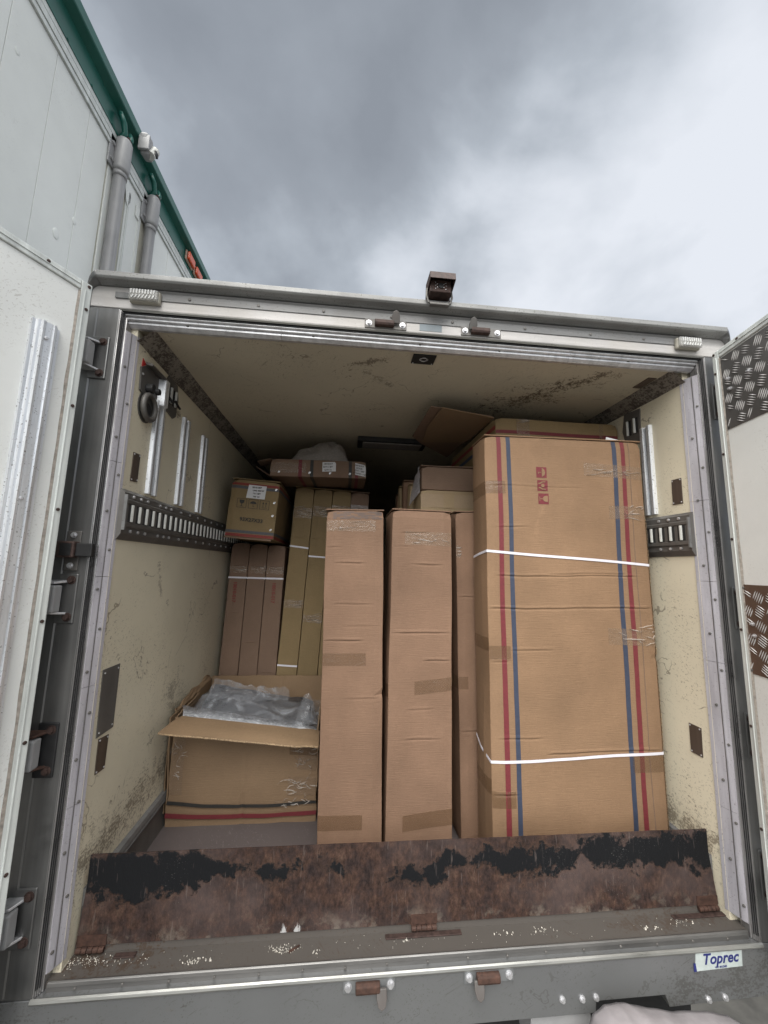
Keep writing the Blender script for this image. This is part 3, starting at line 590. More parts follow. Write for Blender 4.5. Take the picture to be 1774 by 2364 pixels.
lp = wall_poly('slot_plate', DARKM, [(.325, 2.18), (.345, 2.212), (.44, 2.205), (.462, 2.14), (.452, 2.05), (.424, 2.03), (.34, 2.045)], -1, .006)
for y in (.365, .415):
    bm = NB(); box(bm, -1.1945, -1.192, y-.017, y+.017, 2.085, 2.165); link('slot', bm, BLACK, lp)
    bm = NB(); tube(bm, [(-1.189, y+.006, 2.087), (-1.189, y+.006, 2.163)], .007, 8); link('slot_bar', bm, WHITEP, lp)
bm = NB(); tube(bm, [(-1.18, .33, 2.10), (-1.17, .345, 2.082), (-1.168, .375, 2.098), (-1.17, .41, 2.088), (-1.178, .45, 2.092)], .006, 7); link('black_tie', bm, BLACK, lp)
for pts, s, m in (([(.127, 1.774), (.179, 1.777), (.178, 1.660), (.125, 1.655)], -1, BROWNP), ([(.094, .942), (.204, .940), (.204, .706), (.100, .706)], -1, DARKM), ([(.117, .697), (.180, .690), (.176, .573), (.118, .576)], -1, BROWNP),
                  ([(.180, 1.779), (.126, 1.779), (.127, 1.660), (.183, 1.660)], 1, BROWNP), ([(.192, .692), (.132, .691), (.135, .573), (.192, .573)], 1, BROWNP)):
    o = wall_poly('cover_plate', m, pts, s, .003, .0008)
    cy = sum(a for a, b in pts)/4; cz = sum(b for a, b in pts)/4
    for a, b in pts: screw(o, (s*1.197, a+(cy-a)*.22, b+(cz-b)*.12), (-s, 0, 0), .0035, ALU, 'rivet', .002)
# slotted plate high on the right wall
rp = wall_poly('slot_plate', DARKM, [(.340, 2.205), (.455, 2.215), (.475, 2.12), (.45, 2.02), (.350, 2.02)], 1, .006)
for y in (.375, .425):
    bm = NB(); box(bm, 1.1925, 1.1945, y-.017, y+.017, 2.08, 2.165); link('slot', bm, BLACK, rp)
    bm = NB(); tube(bm, [(1.189, y+.004, 2.082), (1.189, y+.004, 2.163)], .007, 8); link('slot_bar', bm, WHITEP, rp)
# ceiling fittings
bm = NB(); box(bm, -.068, .035, .089, .166, 2.2655, 2.2702); cp = tlink('ceiling_plate', bm, BLACK, label='small black emblem plate on the ceiling by the header')
for q in ((.016, .012), (.011, .016)):
    bm = NB(); tube(bm, [(-.016+q[0]*math.cos(a)*1.2, .126+q[1]*math.sin(a), 2.2652) for a in [i*2*math.pi/16 for i in range(17)]], .0012, 6, caps=False); link('emblem', bm, ALU, cp)
for x, y in ((-.06, .158), (.027, .158)): screw(cp, (x, y, 2.2655), (0, 0, -1), .003, ALU, 'rivet')
bm = NB(); box(bm, 1.085, 1.128, .14, .245, 2.2665, 2.2702); tlink('ceiling_plate', bm, BROWNP)
bm = NB(); box(bm, -.272, .235, 1.215, 1.400, 2.235, 2.2702); cl = tlink('ceiling_lamp', bm, BLACK, bevel=.006, label='unlit strip lamp in a black housing on the ceiling')
bm = NB(); box(bm, -.235, .20, 1.245, 1.375, 2.229, 2.2365); link('diffuser', bm, plain('dusty_diffuser', (.22, .20, .19), .4, 0, .3, 40), cl, bevel=.004)
# folded ramp plate standing on the sill
bm = NB(); n = 40; front = []; 
tp = lambda i: (-1.181+(1.172+1.181)*i/n, .318-.008*i/n+.0015*noise.noise(Vector((i*.6, 0, 0))))
bt = lambda i: (-1.197+(1.197+1.197)*i/n, .040)
rows = []
for r_ in range(7):
    k = r_/6; row = []
    for i in range(n+1):
        x0, z0 = bt(i); x1, z1 = tp(i); z = z0+(z1-z0)*k
        x = x0+(x1-x0)*min(1, k*1.45)
        y = .120+.002*noise.noise(Vector((x*2, z*4, 5)))
        row.append((x, y, z))
    rows.append(row)
F_ = [[bm.verts.new(p) for p in r] for r in rows]; K_ = [[bm.verts.new((p[0], p[1]+.006, p[2])) for p in r] for r in rows]
for a in range(6):
    for i in range(n): bm.faces.new((F_[a][i], F_[a][i+1], F_[a+1][i+1], F_[a+1][i])); bm.faces.new((K_[a][i+1], K_[a][i], K_[a+1][i], K_[a+1][i+1]))
for i in range(n): bm.faces.new((F_[6][i], F_[6][i+1], K_[6][i+1], K_[6][i])); bm.faces.new((F_[0][i+1], F_[0][i], K_[0][i], K_[0][i+1]))
for a in range(6): bm.faces.new((F_[a][0], F_[a+1][0], K_[a+1][0], K_[a][0])); bm.faces.new((F_[a+1][n], F_[a][n], K_[a][n], K_[a+1][n]))
ramp = tlink('bridge_plate', bm, PLATE, label='rusty black painted steel plate folded up across the sill')
for x0, x1 in ((-1.19, -1.10), (-.044, .051), (1.105, 1.19)):
    bm = NB(); w_ = (x1-x0)/5
    for i in range(5): tube(bm, [(x0+i*w_+.001, .114, .031), (x0+(i+1)*w_-.001, .114, .031)], .0085, 10)
    h = link('hinge', bm, RUSTM, ramp)
    bm = NB(); box(bm, x0-.002, x1+.002, .1165, .1195, .04, .072); link('hinge_leaf', bm, RUSTM, ramp)
for x0, x1 in ((-.14, .14), (.98, 1.2), (-1.06, -.99)):
    bm = NB(); box(bm, x0, x1, .092, .112, .0165, .021); link('hinge_foot', bm, RUSTD, ramp, bevel=.002)
# under the beam: chassis bits
bm = NB(); box(bm, .36, .58, .02, .12, -.30, -.171); tlink('chassis_bracket', bm, GREYP, bevel=.004)
bm = NB(); box(bm, -1.2, 1.2, .3, .5, -.5, -.25); box(bm, -.45, -.35, .3, 6, -.45, -.15); box(bm, .35, .45, .5, 6, -.45, -.15); box(bm, -1.28, 1.28, .12, 6.0, -.16, -.061); tlink('chassis', bm, BLACK)

# ================================================================== CARTONS
class Carton:
    """a box with slightly warped faces; origin = its front bottom left corner; decals follow the warp"""
    def __init__(s, name, label, cat, loc, rot, w, h, d, m, group=None, creases=(), amp=.003, seed=0, gap=True, root=None, loc_in=None):
        s.w, s.h, s.d, s.amp, s.seed, s.cr = w, h, d, amp, seed, creases
        s.o = root or tag(empty(name, loc, [R_(rot[1]), R_(rot[2]), R_(rot[0])]), label, cat, group)
        s.off = Vector(loc_in or (0, 0, 0)); s.m = m
        s.body = s.make(m)
    def nrm(s, f): return Vector({'F': (0, -1, 0), 'K': (0, 1, 0), 'L': (-1, 0, 0), 'R': (1, 0, 0), 'T': (0, 0, 1), 'B': (0, 0, -1)}[f])
    def at(s, f, u, v, e=0):
        w, h, d = s.w, s.h, s.d
        p = {'F': (u, 0, v), 'K': (u, d, v), 'L': (0, u, v), 'R': (w, u, v), 'T': (u, v, h), 'B': (u, v, 0)}[f]
        U, V = {'F': (w, h), 'K': (w, h), 'L': (d, h), 'R': (d, h), 'T': (w, d), 'B': (w, d)}[f]
        eu = max(0, min(1, u/U, 1)); ev = max(0, min(1, v/V)); win = min(1, min(eu, 1-eu)*U/.04)*min(1, min(ev, 1-ev)*V/.04); win = max(0, win)
        k = Vector(p); a = s.amp*2.4*noise.noise(Vector((u*2.3+s.seed, v*1.6, ord(f))))+s.amp*.9*noise.noise(Vector((u*9+s.seed, v*6, ord(f)*2)))
        a += s.amp*1.4
        dep = 0
        if f == 'F':
            for (z0, u0, u1, dz) in s.cr:
                zz = z0+.004*noise.noise(Vector((u*8, z0*9, 3))); t = max(0, min(1, (u-u0)/.03, (u1-u)/.03))
                q = (v-zz)/.0045; dep += -dz*1.6*t*math.exp(-q*q) + dz*1.2*t*math.exp(-((v-zz-.008)/.006)**2)
        q = k+s.nrm(f)*(a*win+dep+e)
        wv = .0036*min(1, s.w/.3)
        q += Vector((noise.noise(k*3+Vector((s.seed, 0, 0))), noise.noise(k*3+Vector((0, s.seed, 9))), noise.noise(k*2.5+Vector((5, 0, s.seed)))))*wv
        for cu, cv, rr, am in ((0, s.h, .05, .010), (s.w, s.h, .04, .008), (s.w, s.h*.46, .025, .004), (0, s.h*.7, .02, .003)):      # crushed corners and knocked edges
            dd = math.hypot(k.x-cu, k.z-cv)
            if dd < rr and k.y < .03: t = (1-dd/rr)**2*am*1.5*(.6+.8*abs(noise.noise(Vector((s.seed, cu*9, cv))))); q += Vector(((1 if cu == 0 else -1)*t*.5, t, -t*.5 if cv == s.h else 0))
        return q+s.off
    def grid(s, bm, f, us, vs, e=0, skew=0):
        g = [[bm.verts.new(s.at(f, u, v+skew*(u-us[0]), e)) for v in vs] for u in us]
        for i in range(len(us)-1):
            for j in range(len(vs)-1): bm.faces.new((g[i][j], g[i+1][j], g[i+1][j+1], g[i][j+1]))
        return g
    def lines(s, a, b, st, z=False):
        n = max(2, int((b-a)/st)); L = [a+(b-a)*i/n for i in range(n+1)]
        if z:
            for c in s.cr:
                for q in (-.012, -.007, -.0035, 0, .0035, .007, .012, .018):
                    if a < c[0]+q < b: L.append(c[0]+q)
        return sorted(set(round(x, 5) for x in L))
    def make(s, m):
        bm = NB(); st = .035
        us = s.lines(0, s.w, st); vs = s.lines(0, s.h, st, True); ds = s.lines(0, s.d, st*1.6)
        for f, A, Bq in (('F', us, vs), ('K', us, vs), ('L', ds, vs), ('R', ds, vs), ('T', us, ds), ('B', us, ds)): s.grid(bm, f, A, Bq)
        bmesh.ops.remove_doubles(bm, verts=bm.verts, dist=.0006)
        o = link('body', bm, m, s.o); 
        b = o.modifiers.new('bevel', 'BEVEL'); b.width = .003; b.segments = 2; b.limit_method = 'ANGLE'; b.angle_limit = R_(50); return o
    def patch(s, name, f, u0, u1, v0, v1, m, e=.0012, skew=0, parent=None, label=None, rag=0):
        bm = NB(); us = s.lines(u0, u1, .012 if rag else .03); vs = s.lines(v0, v1, .03, f == 'F')
        g = s.grid(bm, f, us, vs, e, skew)
        if rag:
            for row in (g[0], g[-1]):
                for v in row: v.co += Vector((random.uniform(-rag, rag), 0, random.uniform(-rag, rag)*.3))
        return link(name, bm, m, s.o, label=label)
    def flap(s, f='F', drop=.0, m=None):      # the two top flaps meeting on the box top, a little lifted
        bm = NB(); n = 18
        for (y0, y1, sd) in ((-.002, s.d/2-.001, 1), (s.d/2+.001, s.d+.002, 2)):
            A = []
            for i in range(n+1):
                x = -.001+(s.w+.002)*i/n; z = s.h+.0035+.0025*noise.noise(Vector((x*5+s.seed, sd, 0)))
                A.append([bm.verts.new(Vector((x, y, zz))+s.off) for y, zz in ((y0, z), (y1, z+.001), (y1, z+.005), (y0, z+.005))])
            for a, b in zip(A, A[1:]):
                for k in range(4): bm.faces.new((a[k], a[(k+1) % 4], b[(k+1) % 4], b[k]))
            bm.faces.new(A[0]); bm.faces.new(A[-1][::-1])
        return link('top_flap', bm, m or s.m, s.o)
    def sparkle(s, f, u0, u1, v0, v1, n=9, seed=1):   # wrinkled clear tape: raised creases of shiny film
        rnd = random.Random(seed); bm = NB()
        for i in range(n):
            a = rnd.uniform(u0, u1); b = min(u1+.01, a+rnd.uniform(.02, .10)); va = rnd.uniform(v0, v1); vb = va+rnd.uniform(-.02, .02); wv = rnd.uniform(.0012, .0035)
            m_ = 4; L = []
            for k in range(m_+1):
                t = k/m_; u = a+(b-a)*t; v = va+(vb-va)*t+rnd.uniform(-.002, .002); ww = wv*math.sin(math.pi*min(.95, max(.08, t)))
                L.append((bm.verts.new(s.at(f, u, v-ww, .0016)), bm.verts.new(s.at(f, u, v, .0035+rnd.uniform(0, .003))), bm.verts.new(s.at(f, u, v+ww, .0016))))
            for p, q in zip(L, L[1:]): bm.faces.new((p[0], p[1], q[1], q[0])); bm.faces.new((p[1], p[2], q[2], q[1]))
        link('tape_wrinkle', bm, m_wr, s.o)
m_wr = m_sheer('tape_wrinkle_film', (.72, .66, .60), .38, .08, hi=.6)

# ---- tallest carton with the printed stripes (right)
Dx = Carton('tall_carton', 'tallest upright flat-pack carton with red and blue stripes and three red handling symbols', 'carton', (.342, .301, .04), (-.4, .41, -.61), .811, 1.944, .19, CARDD,
            creases=((1.27, .05, .75, .0015), (1.70, .02, .5, .0006), (1.12, .0, .81, .0018), (.935, .10, .30, .0012), (.555, .03, .25, .0012), (.487, .25, .8, .0018), (1.50, .05, .2, .001), (1.28, .3, .7, .0012), (.88, 0, .1, .001), (.33, .0, .12, .0015)), seed=3, amp=.004)
Dx.flap()
for (a0, b0, a1, b1, m) in ((.058, .080, .070, .094, REDI), (.107, .128, .122, .143, BLUEI), (.653, .676, .655, .677, BLUEI), (.700, .722, .704, .727, REDI)):
    bm = NB(); vs = Dx.lines(.002, Dx.h-.001, .03, True); prev = None
    for v in vs:
        t = v/Dx.h; r = [bm.verts.new(Dx.at('F', a0*t+a1*(1-t)-.012*(1-t)+.0*t, v, .0009)), bm.verts.new(Dx.at('F', b0*t+b1*(1-t)-.012*(1-t), v, .0009))]
        if prev: bm.faces.new((prev[0], prev[1], r[1], r[0]))
        prev = r
    link('printed_stripe', bm, m, Dx.o)
# a folded seam on the right of the face
bm = NB(); prev = None
for v in Dx.lines(.002, Dx.h-.002, .03, True):
    u = .742+.003*noise.noise(Vector((v*3, 0, 0))); r = [bm.verts.new(Dx.at('F', u, v, .0006)), bm.verts.new(Dx.at('F', u+.002, v, .0028)), bm.verts.new(Dx.at('F', u+.004, v, .0006))]
    if prev: bm.faces.new((prev[0], prev[1], r[1], r[0])); bm.faces.new((prev[1], prev[2], r[2], r[1]))
    prev = r
link('side_flap_edge', bm, CARDB, Dx.o)
# crushed corrugated edge down the right side
bm = NB(); prev = None
for i in range(160):
    v = .01+(Dx.h-.4)*i/159; j = .004*noise.noise(Vector((v*20, 1, 0)))+.002*(i % 2); r = [bm.verts.new(Dx.at('R', .0, v, .002)), bm.verts.new(Dx.at('R', .006, v, .007+j)), bm.verts.new(Dx.at('R', .020, v, .006+j)), bm.verts.new(Dx.at('R', .03, v, .001))]
    if prev:
        for k in range(3): bm.faces.new((prev[k], prev[k+1], r[k+1], r[k]))
    prev = r
link('crushed_edge', bm, FLUTE, Dx.o)
# handling symbols turned on their side
def shape(bm, pts, Mx, th=.0004):
    poly(bm, [Mx @ Vector((x, y, 0)) for x, y in pts], (Mx.to_3x3() @ Vector((0, 0, 1)))*th)
def arc(cx, cy, rx, ry, a0, a1, n=12): return [(cx+rx*math.cos(R_(a0+(a1-a0)*i/n)), cy+ry*math.sin(R_(a0+(a1-a0)*i/n))) for i in range(n+1)]
def glass(bm, Mx, s):
    shape(bm, [(-.30*s, .42*s), (.30*s, .42*s)]+[(x*s, y*s) for x, y in arc(0, .30, .30, .38, 0, -180)], Mx)
    shape(bm, [(-.035*s, 0), (.035*s, 0), (.035*s, -.36*s), (-.035*s, -.36*s)], Mx); shape(bm, [(-.22*s, -.36*s), (.22*s, -.36*s), (.22*s, -.42*s), (-.22*s, -.42*s)], Mx)
def umbrella(bm, Mx, s):
    shape(bm, [(x*s, y*s) for x, y in arc(0, .0, .42, .36, 0, 180)]+[(-.28*s, .05*s), (-.14*s, 0), (0, .05*s), (.14*s, 0), (.28*s, .05*s)], Mx)
    shape(bm, [(-.025*s, .02*s), (.025*s, .02*s), (.025*s, -.36*s), (-.025*s, -.36*s)], Mx); shape(bm, [(.025*s, -.36*s), (.14*s, -.36*s), (.14*s, -.26*s), (.10*s, -.26*s), (.10*s, -.31*s), (.025*s, -.31*s)], Mx)
def arrows(bm, Mx, s):
    for c in (-.18, .18):
        shape(bm, [(c*s-.035*s, -.28*s), (c*s+.035*s, -.28*s), (c*s+.035*s, .15*s), (c*s-.035*s, .15*s)], Mx); shape(bm, [(c*s-.12*s, .15*s), (c*s+.12*s, .15*s), (c*s, .40*s)], Mx)
    shape(bm, [(-.34*s, -.40*s), (.34*s, -.40*s), (.34*s, -.35*s), (-.34*s, -.35*s)], Mx)
def hands(bm, Mx, s):
    shape(bm, [(0, .20*s), (.17*s, .10*s), (.17*s, -.08*s), (0, -.18*s), (-.17*s, -.08*s), (-.17*s, .10*s)], Mx)
    for q in (-1, 1): shape(bm, [(q*.42*s, .28*s), (q*.34*s, .30*s), (q*.30*s, -.02*s), (q*.16*s, -.20*s), (q*.14*s, -.42*s), (q*.26*s, -.42*s), (q*.30*s, -.24*s), (q*.40*s, -.08*s)], Mx)
for i, fn in enumerate((umbrella, hands, glass)):
    uc, vc = .283+.0035*i-.003, 1.772-i*.0655; hs = .0265
    bm = NB(); us = Dx.lines(uc-hs, uc+hs, .02); vs = Dx.lines(vc-hs, vc+hs, .02, True); Dx.grid(bm, 'F', us, vs, .0010); sq = link('handling_symbol', bm, REDI, Dx.o)
    bm = NB(); c = Dx.at('F', uc, vc, .0022); fn(bm, frame_m(c, (0, 0, -1), (1, 0, 0)), .05); link('symbol_print', bm, CARDD, sq)
# tapes
Dx.patch('tape', 'F', .0, .095, 1.66, 1.722, TAPE); Dx.patch('tape', 'L', .0, .19, 1.655, 1.720, TAPE, skew=-.05)
Dx.patch('tape', 'F', .0, .100, .895, .955, TAPE); Dx.patch('tape', 'L', .0, .19, .93, .99, TAPE, skew=-.05)
Dx.patch('tape', 'F', .0, .105, .278, .345, TAPE); Dx.patch('tape', 'L', .0, .19, .33, .39, TAPE, skew=-.05)
Dx.patch('tape', 'F', .66, .81, .395, .47, TAPE)
Dx.patch('clear_tape', 'F', .50, .81, 1.765, 1.83, TAPEC, skew=-.05); Dx.sparkle('F', .50, .80, 1.765, 1.80, 12, 3)
Dx.patch('clear_tape', 'F', .62, .81, 1.55, 1.615, TAPEC); Dx.sparkle('F', .66, .80, 1.56, 1.61, 7, 4)
Dx.patch('clear_tape', 'F', .58, .81, .955, 1.03, TAPEC, skew=-.04); Dx.sparkle('F', .62, .80, .95, 1.05, 12, 5)
# torn paper corner on top
bm = NB(); poly(bm, [(.64, .02, 1.952), (.655, .03, 1.978), (.72, .03, 1.965), (.73, .02, 1.953)], (0, .001, 0)); link('torn_paper', bm, PAPER, Dx.o)
# white straps round it
def strap_on(c, pts, name='strapping_band', wdt=.0115, rev=None):
    bm = NB(); prev = None
    for (f, u, v) in pts:
        r = [bm.verts.new(c.at(f, u, v-wdt/2, .0032)), bm.verts.new(c.at(f, u, v+wdt/2, .0032))]
        if prev: bm.faces.new((prev[0], prev[1], r[1], r[0]))
        prev = r
    o = link(name, bm, STRAPM, c.o); m_ = o.modifiers.new('solid', 'SOLIDIFY'); m_.thickness = .0012; return o
strap_on(Dx, [('L', .19, 1.36), ('L', .10, 1.372), ('L', 0, 1.385)]+[('F', .811*i/14, 1.385-.057*i/14) for i in range(15)]+[('R', 0, 1.328), ('R', .19, 1.33)])
strap_on(Dx, [('L', .19, .500), ('L', .10, .482), ('L', 0, .463)]+[('F', .811*i/14, .463+.012*i/14) for i in range(15)]+[('R', 0, .475), ('R', .19, .49)])

# ---- two plain upright cartons in front
GR = 'plain upright cartons standing at the front of the load'
A = Carton('upright_carton', 'plain brown upright carton in front, just right of the open carton', 'carton', (-.408, .379, .04), (-.8, -.43, -.88), .277, 1.562, .27, CARD, GR,
           creases=((1.385, .0, .06, .0016), (1.31, .04, .20, .0016), (1.12, .05, .22, .0010), (.955, .0, .20, .0020), (.70, .1, .26, .0008), (1.02, .1, .25, .0006)), seed=11)
A.flap(); A.patch('tape', 'F', .0, .24, 1.462, 1.515, TAPEC, rag=.002); A.sparkle('F', .0, .24, 1.47, 1.51, 4, 8)
A.patch('tape', 'F', .0, .20, .845, .90, TAPE); A.patch('tape', 'F', .0, .19, .165, .225, TAPE, skew=-.02)
bm = NB()
for i in range(8): 
    v = 1.522+i*.0048; n = 14
    for k in range(n): 
        if random.random() < .75: bm.faces.new([bm.verts.new(A.at('F', u, vv, .0008)) for u, vv in ((.03+.24*k/n, v), (.03+.24*(k+1)/n, v), (.03+.24*(k+1)/n, v+.0018), (.03+.24*k/n, v+.0018))])
link('scuff_line', bm, GREYI, A.o)
Bc = Carton('upright_carton', 'plain brown upright carton in the middle front, second from the right', 'carton', (-.116, .377, .04), (.9, -1.1, .29), .300, 1.579, .27, CARD, GR,
            creases=((1.468, .03, .19, .0012), (1.315, .10, .25, .0016), (.99, .02, .28, .0020), (.865, .15, .30, .0018), (.65, .08, .22, .0008), (.52, .07, .24, .0014), (1.40, .02, .1, .0007)), seed=23)
Bc.flap(); Bc.patch('clear_tape', 'F', .065, .298, 1.41, 1.475, TAPEC, rag=.002); Bc.sparkle('F', .07, .29, 1.415, 1.47, 8, 9)
Bc.patch('tape', 'F', .12, .30, .715, .775, TAPE, skew=.10); Bc.patch('tape', 'F', .075, .30, .145, .21, TAPE, skew=.10); Bc.patch('tape', 'L', .0, .27, .70, .76, TAPE)
C = Carton('upright_carton', 'narrow brown upright carton set back between the middle one and the striped one', 'carton', (.268, .52, .04), (0, 0, -.9), .22, 1.596, .24, CARD, GR,
           creases=((1.15, 0, .2, .0012), (.5, 0, .2, .001)), seed=31)
C.flap(); C.patch('clear_tape', 'F', .0, .022, 1.36, 1.42, TAPEC); C.sparkle('F', -.005, .02, 1.34, 1.42, 5, 3); C.patch('tape', 'F', .0, .05, .70, .76, TAPE); C.patch('tape', 'L', 0, .24, .70, .76, TAPE)

# ---- bundle of three strapped long cartons, back left
E3 = tag(empty('carton_bundle', (-1.175, 1.385, .04), (R_(-3.75), R_(.56), 0)), 'three slim brown upright cartons strapped together against the left wall', 'cartons')
for i in range(3):
    c = Carton('carton', None, None, None, None, .1255, 1.452-.004*i, .5, CARDB, creases=((.95-.2*i, 0, .12, .001), (.42, 0, .12, .001)), seed=41+i*7, amp=.002, root=E3, loc_in=(i*.1295, 0, 0)); c.body.name = 'carton'
    if i != 1:
        Mx = frame_m(Vector((i*.1295+.055+(.01 if i else -.004), -.008, 1.10)), (0, 0, -1), (1, 0, 0)); text('10010-017', .034, REDS, E3, Mx, 'printed_code', bold=.0005)
    c.patch('tape', 'F', .0 if i != 1 else .02, .125, 1.235, 1.285, TAPEC); c.sparkle('F', .01, .12, 1.24, 1.29, 7, 60+i)
bm = NB()
for a, b in zip(range(12), range(1, 13)):
    bm.faces.new([bm.verts.new(p) for p in ((-.003+.39*a/12, -.0055, 1.195), (-.003+.39*b/12, -.0055, 1.195), (-.003+.39*b/12, -.0055, 1.207), (-.003+.39*a/12, -.0055, 1.207))])
link('strapping_band', bm, STRAPM, E3).modifiers.new('solid', 'SOLIDIFY').thickness = .001

# ---- four tall olive cartons
sp = [(-.796, 1.346), (-.655, 1.352), (-.514, 1.352), (-.374, 1.365)]
desc = ['leftmost tall olive carton of the four, with two white band pieces', 'second tall olive carton from the left, partly behind the front carton', 'third tall olive carton from the left, only its top in view', 'fourth tall brownish carton, right end of the row under the flat box']
for i, (x, y) in enumerate(sp):
    g = Carton('tall_slim_carton', desc[i], 'carton', (x, y, .04), (-.15, -3.54, 2.26), .137, 1.885-.006*i, .35, CARDO if i < 3 else CARDB, 'tall slim cartons standing in a row behind', creases=((1.5, 0, .13, .0008),), seed=70+i*5, amp=.002)
    g.flap(); g.patch('clear_tape', 'F', .0, .136, 1.655+.012*i, 1.735+.012*i, TAPEC if i < 3 else m_sheer('dull_clear_tape', (.45, .40, .38), .55, .3)); g.sparkle('F', .0, .13, 1.66+.012*i, 1.73+.012*i, 10, 90+i)
    if i == 0:
        g.patch('clear_tape', 'F', .0, .136, 1.0, 1.055, TAPEC); g.sparkle('F', 0, .13, 1.0, 1.05, 9, 95)
        strap_on(g, [('F', .137*k/5, 1.44-.010*k/5) for k in range(6)]); strap_on(g, [('F', .137*k/5, .612-.004*k/5) for k in range(6)])
    if i == 1:
        g.patch('clear_tape', 'F', .0, .136, .90, .95, TAPEC); g.sparkle('F', 0, .13, .90, .95, 9, 96)
        strap_on(g, [('F', .137*k/5, 1.368-.003*k/5) for k in range(6)])

# ---- small square carton with symbols on top of the bundle
Sx = Carton('small_carton', 'square olive carton with white label, black symbols and 93X27X33, standing on the strapped bundle', 'carton', (-1.122, 1.15, 1.518), (.07, -.68, 3.3), .312, .383, .75, CARDO, seed=101, amp=.003)
Sx.patch('printed_stripe', 'F', .0, .31, .345, .362, REDS); Sx.patch('printed_stripe', 'F', .0, .31, .322, .341, GREYI)
Sx.patch('printed_stripe', 'F', .0, .31, .003, .022, REDS); Sx.patch('printed_stripe', 'F', .0, .31, .026, .044, GREYI)
for f, m in ((.003, REDS), (.026, GREYI), (.345, REDS), (.322, GREYI)): Sx.patch('printed_stripe', 'R', .0, .7, f, f+.018, m)
Sx.patch('bottom_flap', 'F', -.004, .30, -.012, -.002, CARDB, e=.004); Sx.flap()
bm = NB(); poly(bm, [Sx.at('F', u, v, .002) for u, v in ((.105, .262), (.225, .262), (.228, .352), (.112, .352))], (0, -.0008, 0)); lb = link('label', bm, PAPER, Sx.o)
for k, (tx, sz) in enumerate((('10010-007', .016), ('WALLING 400+W', .013), ('QTY:1 SET', .014), ('G/W 14', .016))): text(tx, sz, INK, lb, frame_m(Sx.at('F', .163, .337-.021*k, .0034), (1, 0, .03), (0, 0, 1)), bold=.0007)
text('93X27X33', .034, INK, Sx.o, frame_m(Sx.at('F', .157, .115, .006), (1, 0, -.03), (0, 0, 1)), 'printed_size', bold=.0007)
for k, fn in enumerate((glass, umbrella, arrows)):
    c = Sx.at('F', .083+k*.073, .224, .0016); Mx = frame_m(c, (1, 0, -.02), (0, 0, 1)); bm = NB(); q = .031
    for a in ((-q, -q, q, -q+.0025), (-q, q-.0025, q, q), (-q, -q+.0025, -q+.0025, q-.0025), (q-.0025, -q+.0025, q, q-.0025)): shape(bm, [(a[0], a[1]), (a[2], a[1]), (a[2], a[3]), (a[0], a[3])], Mx)
    fn(bm, Mx, .052); link('handling_symbol', bm, INK, Sx.o)
for v in (.335, .245, .155, .062):
    bm = NB()
    for q in (0, .007): poly(bm, [Sx.at('F', .288+a+q-.02*(.3-v), v+b, .002) for a, b in ((-.004, -.006), (-.001, -.007), (.004, .006), (.001, .007))], (0, -.001, 0))
    link('staple', bm, ALUB, Sx.o)

# ---- flat carton lying across the tall olive ones
Tx = Carton('flat_carton', 'flat striped carton with two white labels lying across the olive cartons', 'carton', (-.860, 1.15, 1.932), (-.49, .5, -.69), .650, .118, .40, CARDB, seed=121, amp=.002)
for u0, u1, m in ((.188, .212, REDI), (.268, .290, INK), (.530, .552, INK), (.575, .597, REDI)):
    v0 = .0; v1 = .118
    if m is REDI and u0 > .5: v1 = .03
    Tx.patch('printed_stripe', 'F', u0, u1, v0+.001, v1-.001, m); Tx.patch('printed_stripe', 'B', u0, u1, .001, .39, m)
Tx.patch('clear_tape', 'F', .0, .24, .025, .095, TAPEC)
for (u0, u1, v0, v1, sk, lines) in ((.350, .442, .040, .106, .05, ('10010-017', 'QTY:1 SET', 'G/W 14')), (.575, .695, .018, .100, -.18, ('10010-017', 'DOOR', 'QTY: 1 SET', 'CTN/NO: 118'))):
    u1 = min(u1, .648)
    bm = NB(); cu = (u0+u1)/2; poly(bm, [Tx.at('F', u, v+sk*(u-cu), .002) for u, v in ((u0, v0), (u1, v0), (u1, v1-.012), (u1-.008, v1), (u0, v1))], (0, -.0008, 0)); lb = link('label', bm, PAPER, Tx.o)
    for k, tx in enumerate(lines): text(tx, .0145, INK, lb, frame_m(Tx.at('F', cu-.008, v1-.014-k*(.0185 if len(lines) == 4 else .021), .0034), (1, 0, sk), (-sk, 0, 1)), bold=.0003)
bm = NB()   # open end flaps on the left
for a, b, c, d_ in (((0, 0, .0), (-.090, -.01, .055), (-.090, .12, .06), (0, .14, .002)), ((0, 0, .118), (-.092, .02, .100), (-.092, .14, .098), (0, .15, .118))): poly(bm, [a, b, c, d_], (0, 0, .003))
link('end_flap', bm, CARDB, Tx.o)
for u in (.055, .262, .40, .535):
    bm = NB(); [poly(bm, [Tx.at('F', u+a+q, .028+b, .002) for a, b in ((-.004, -.006), (-.001, -.007), (.004, .006), (.001, .007))], (0, -.001, 0)) for q in (0, .007)]; link('staple', bm, ALUB, Tx.o)
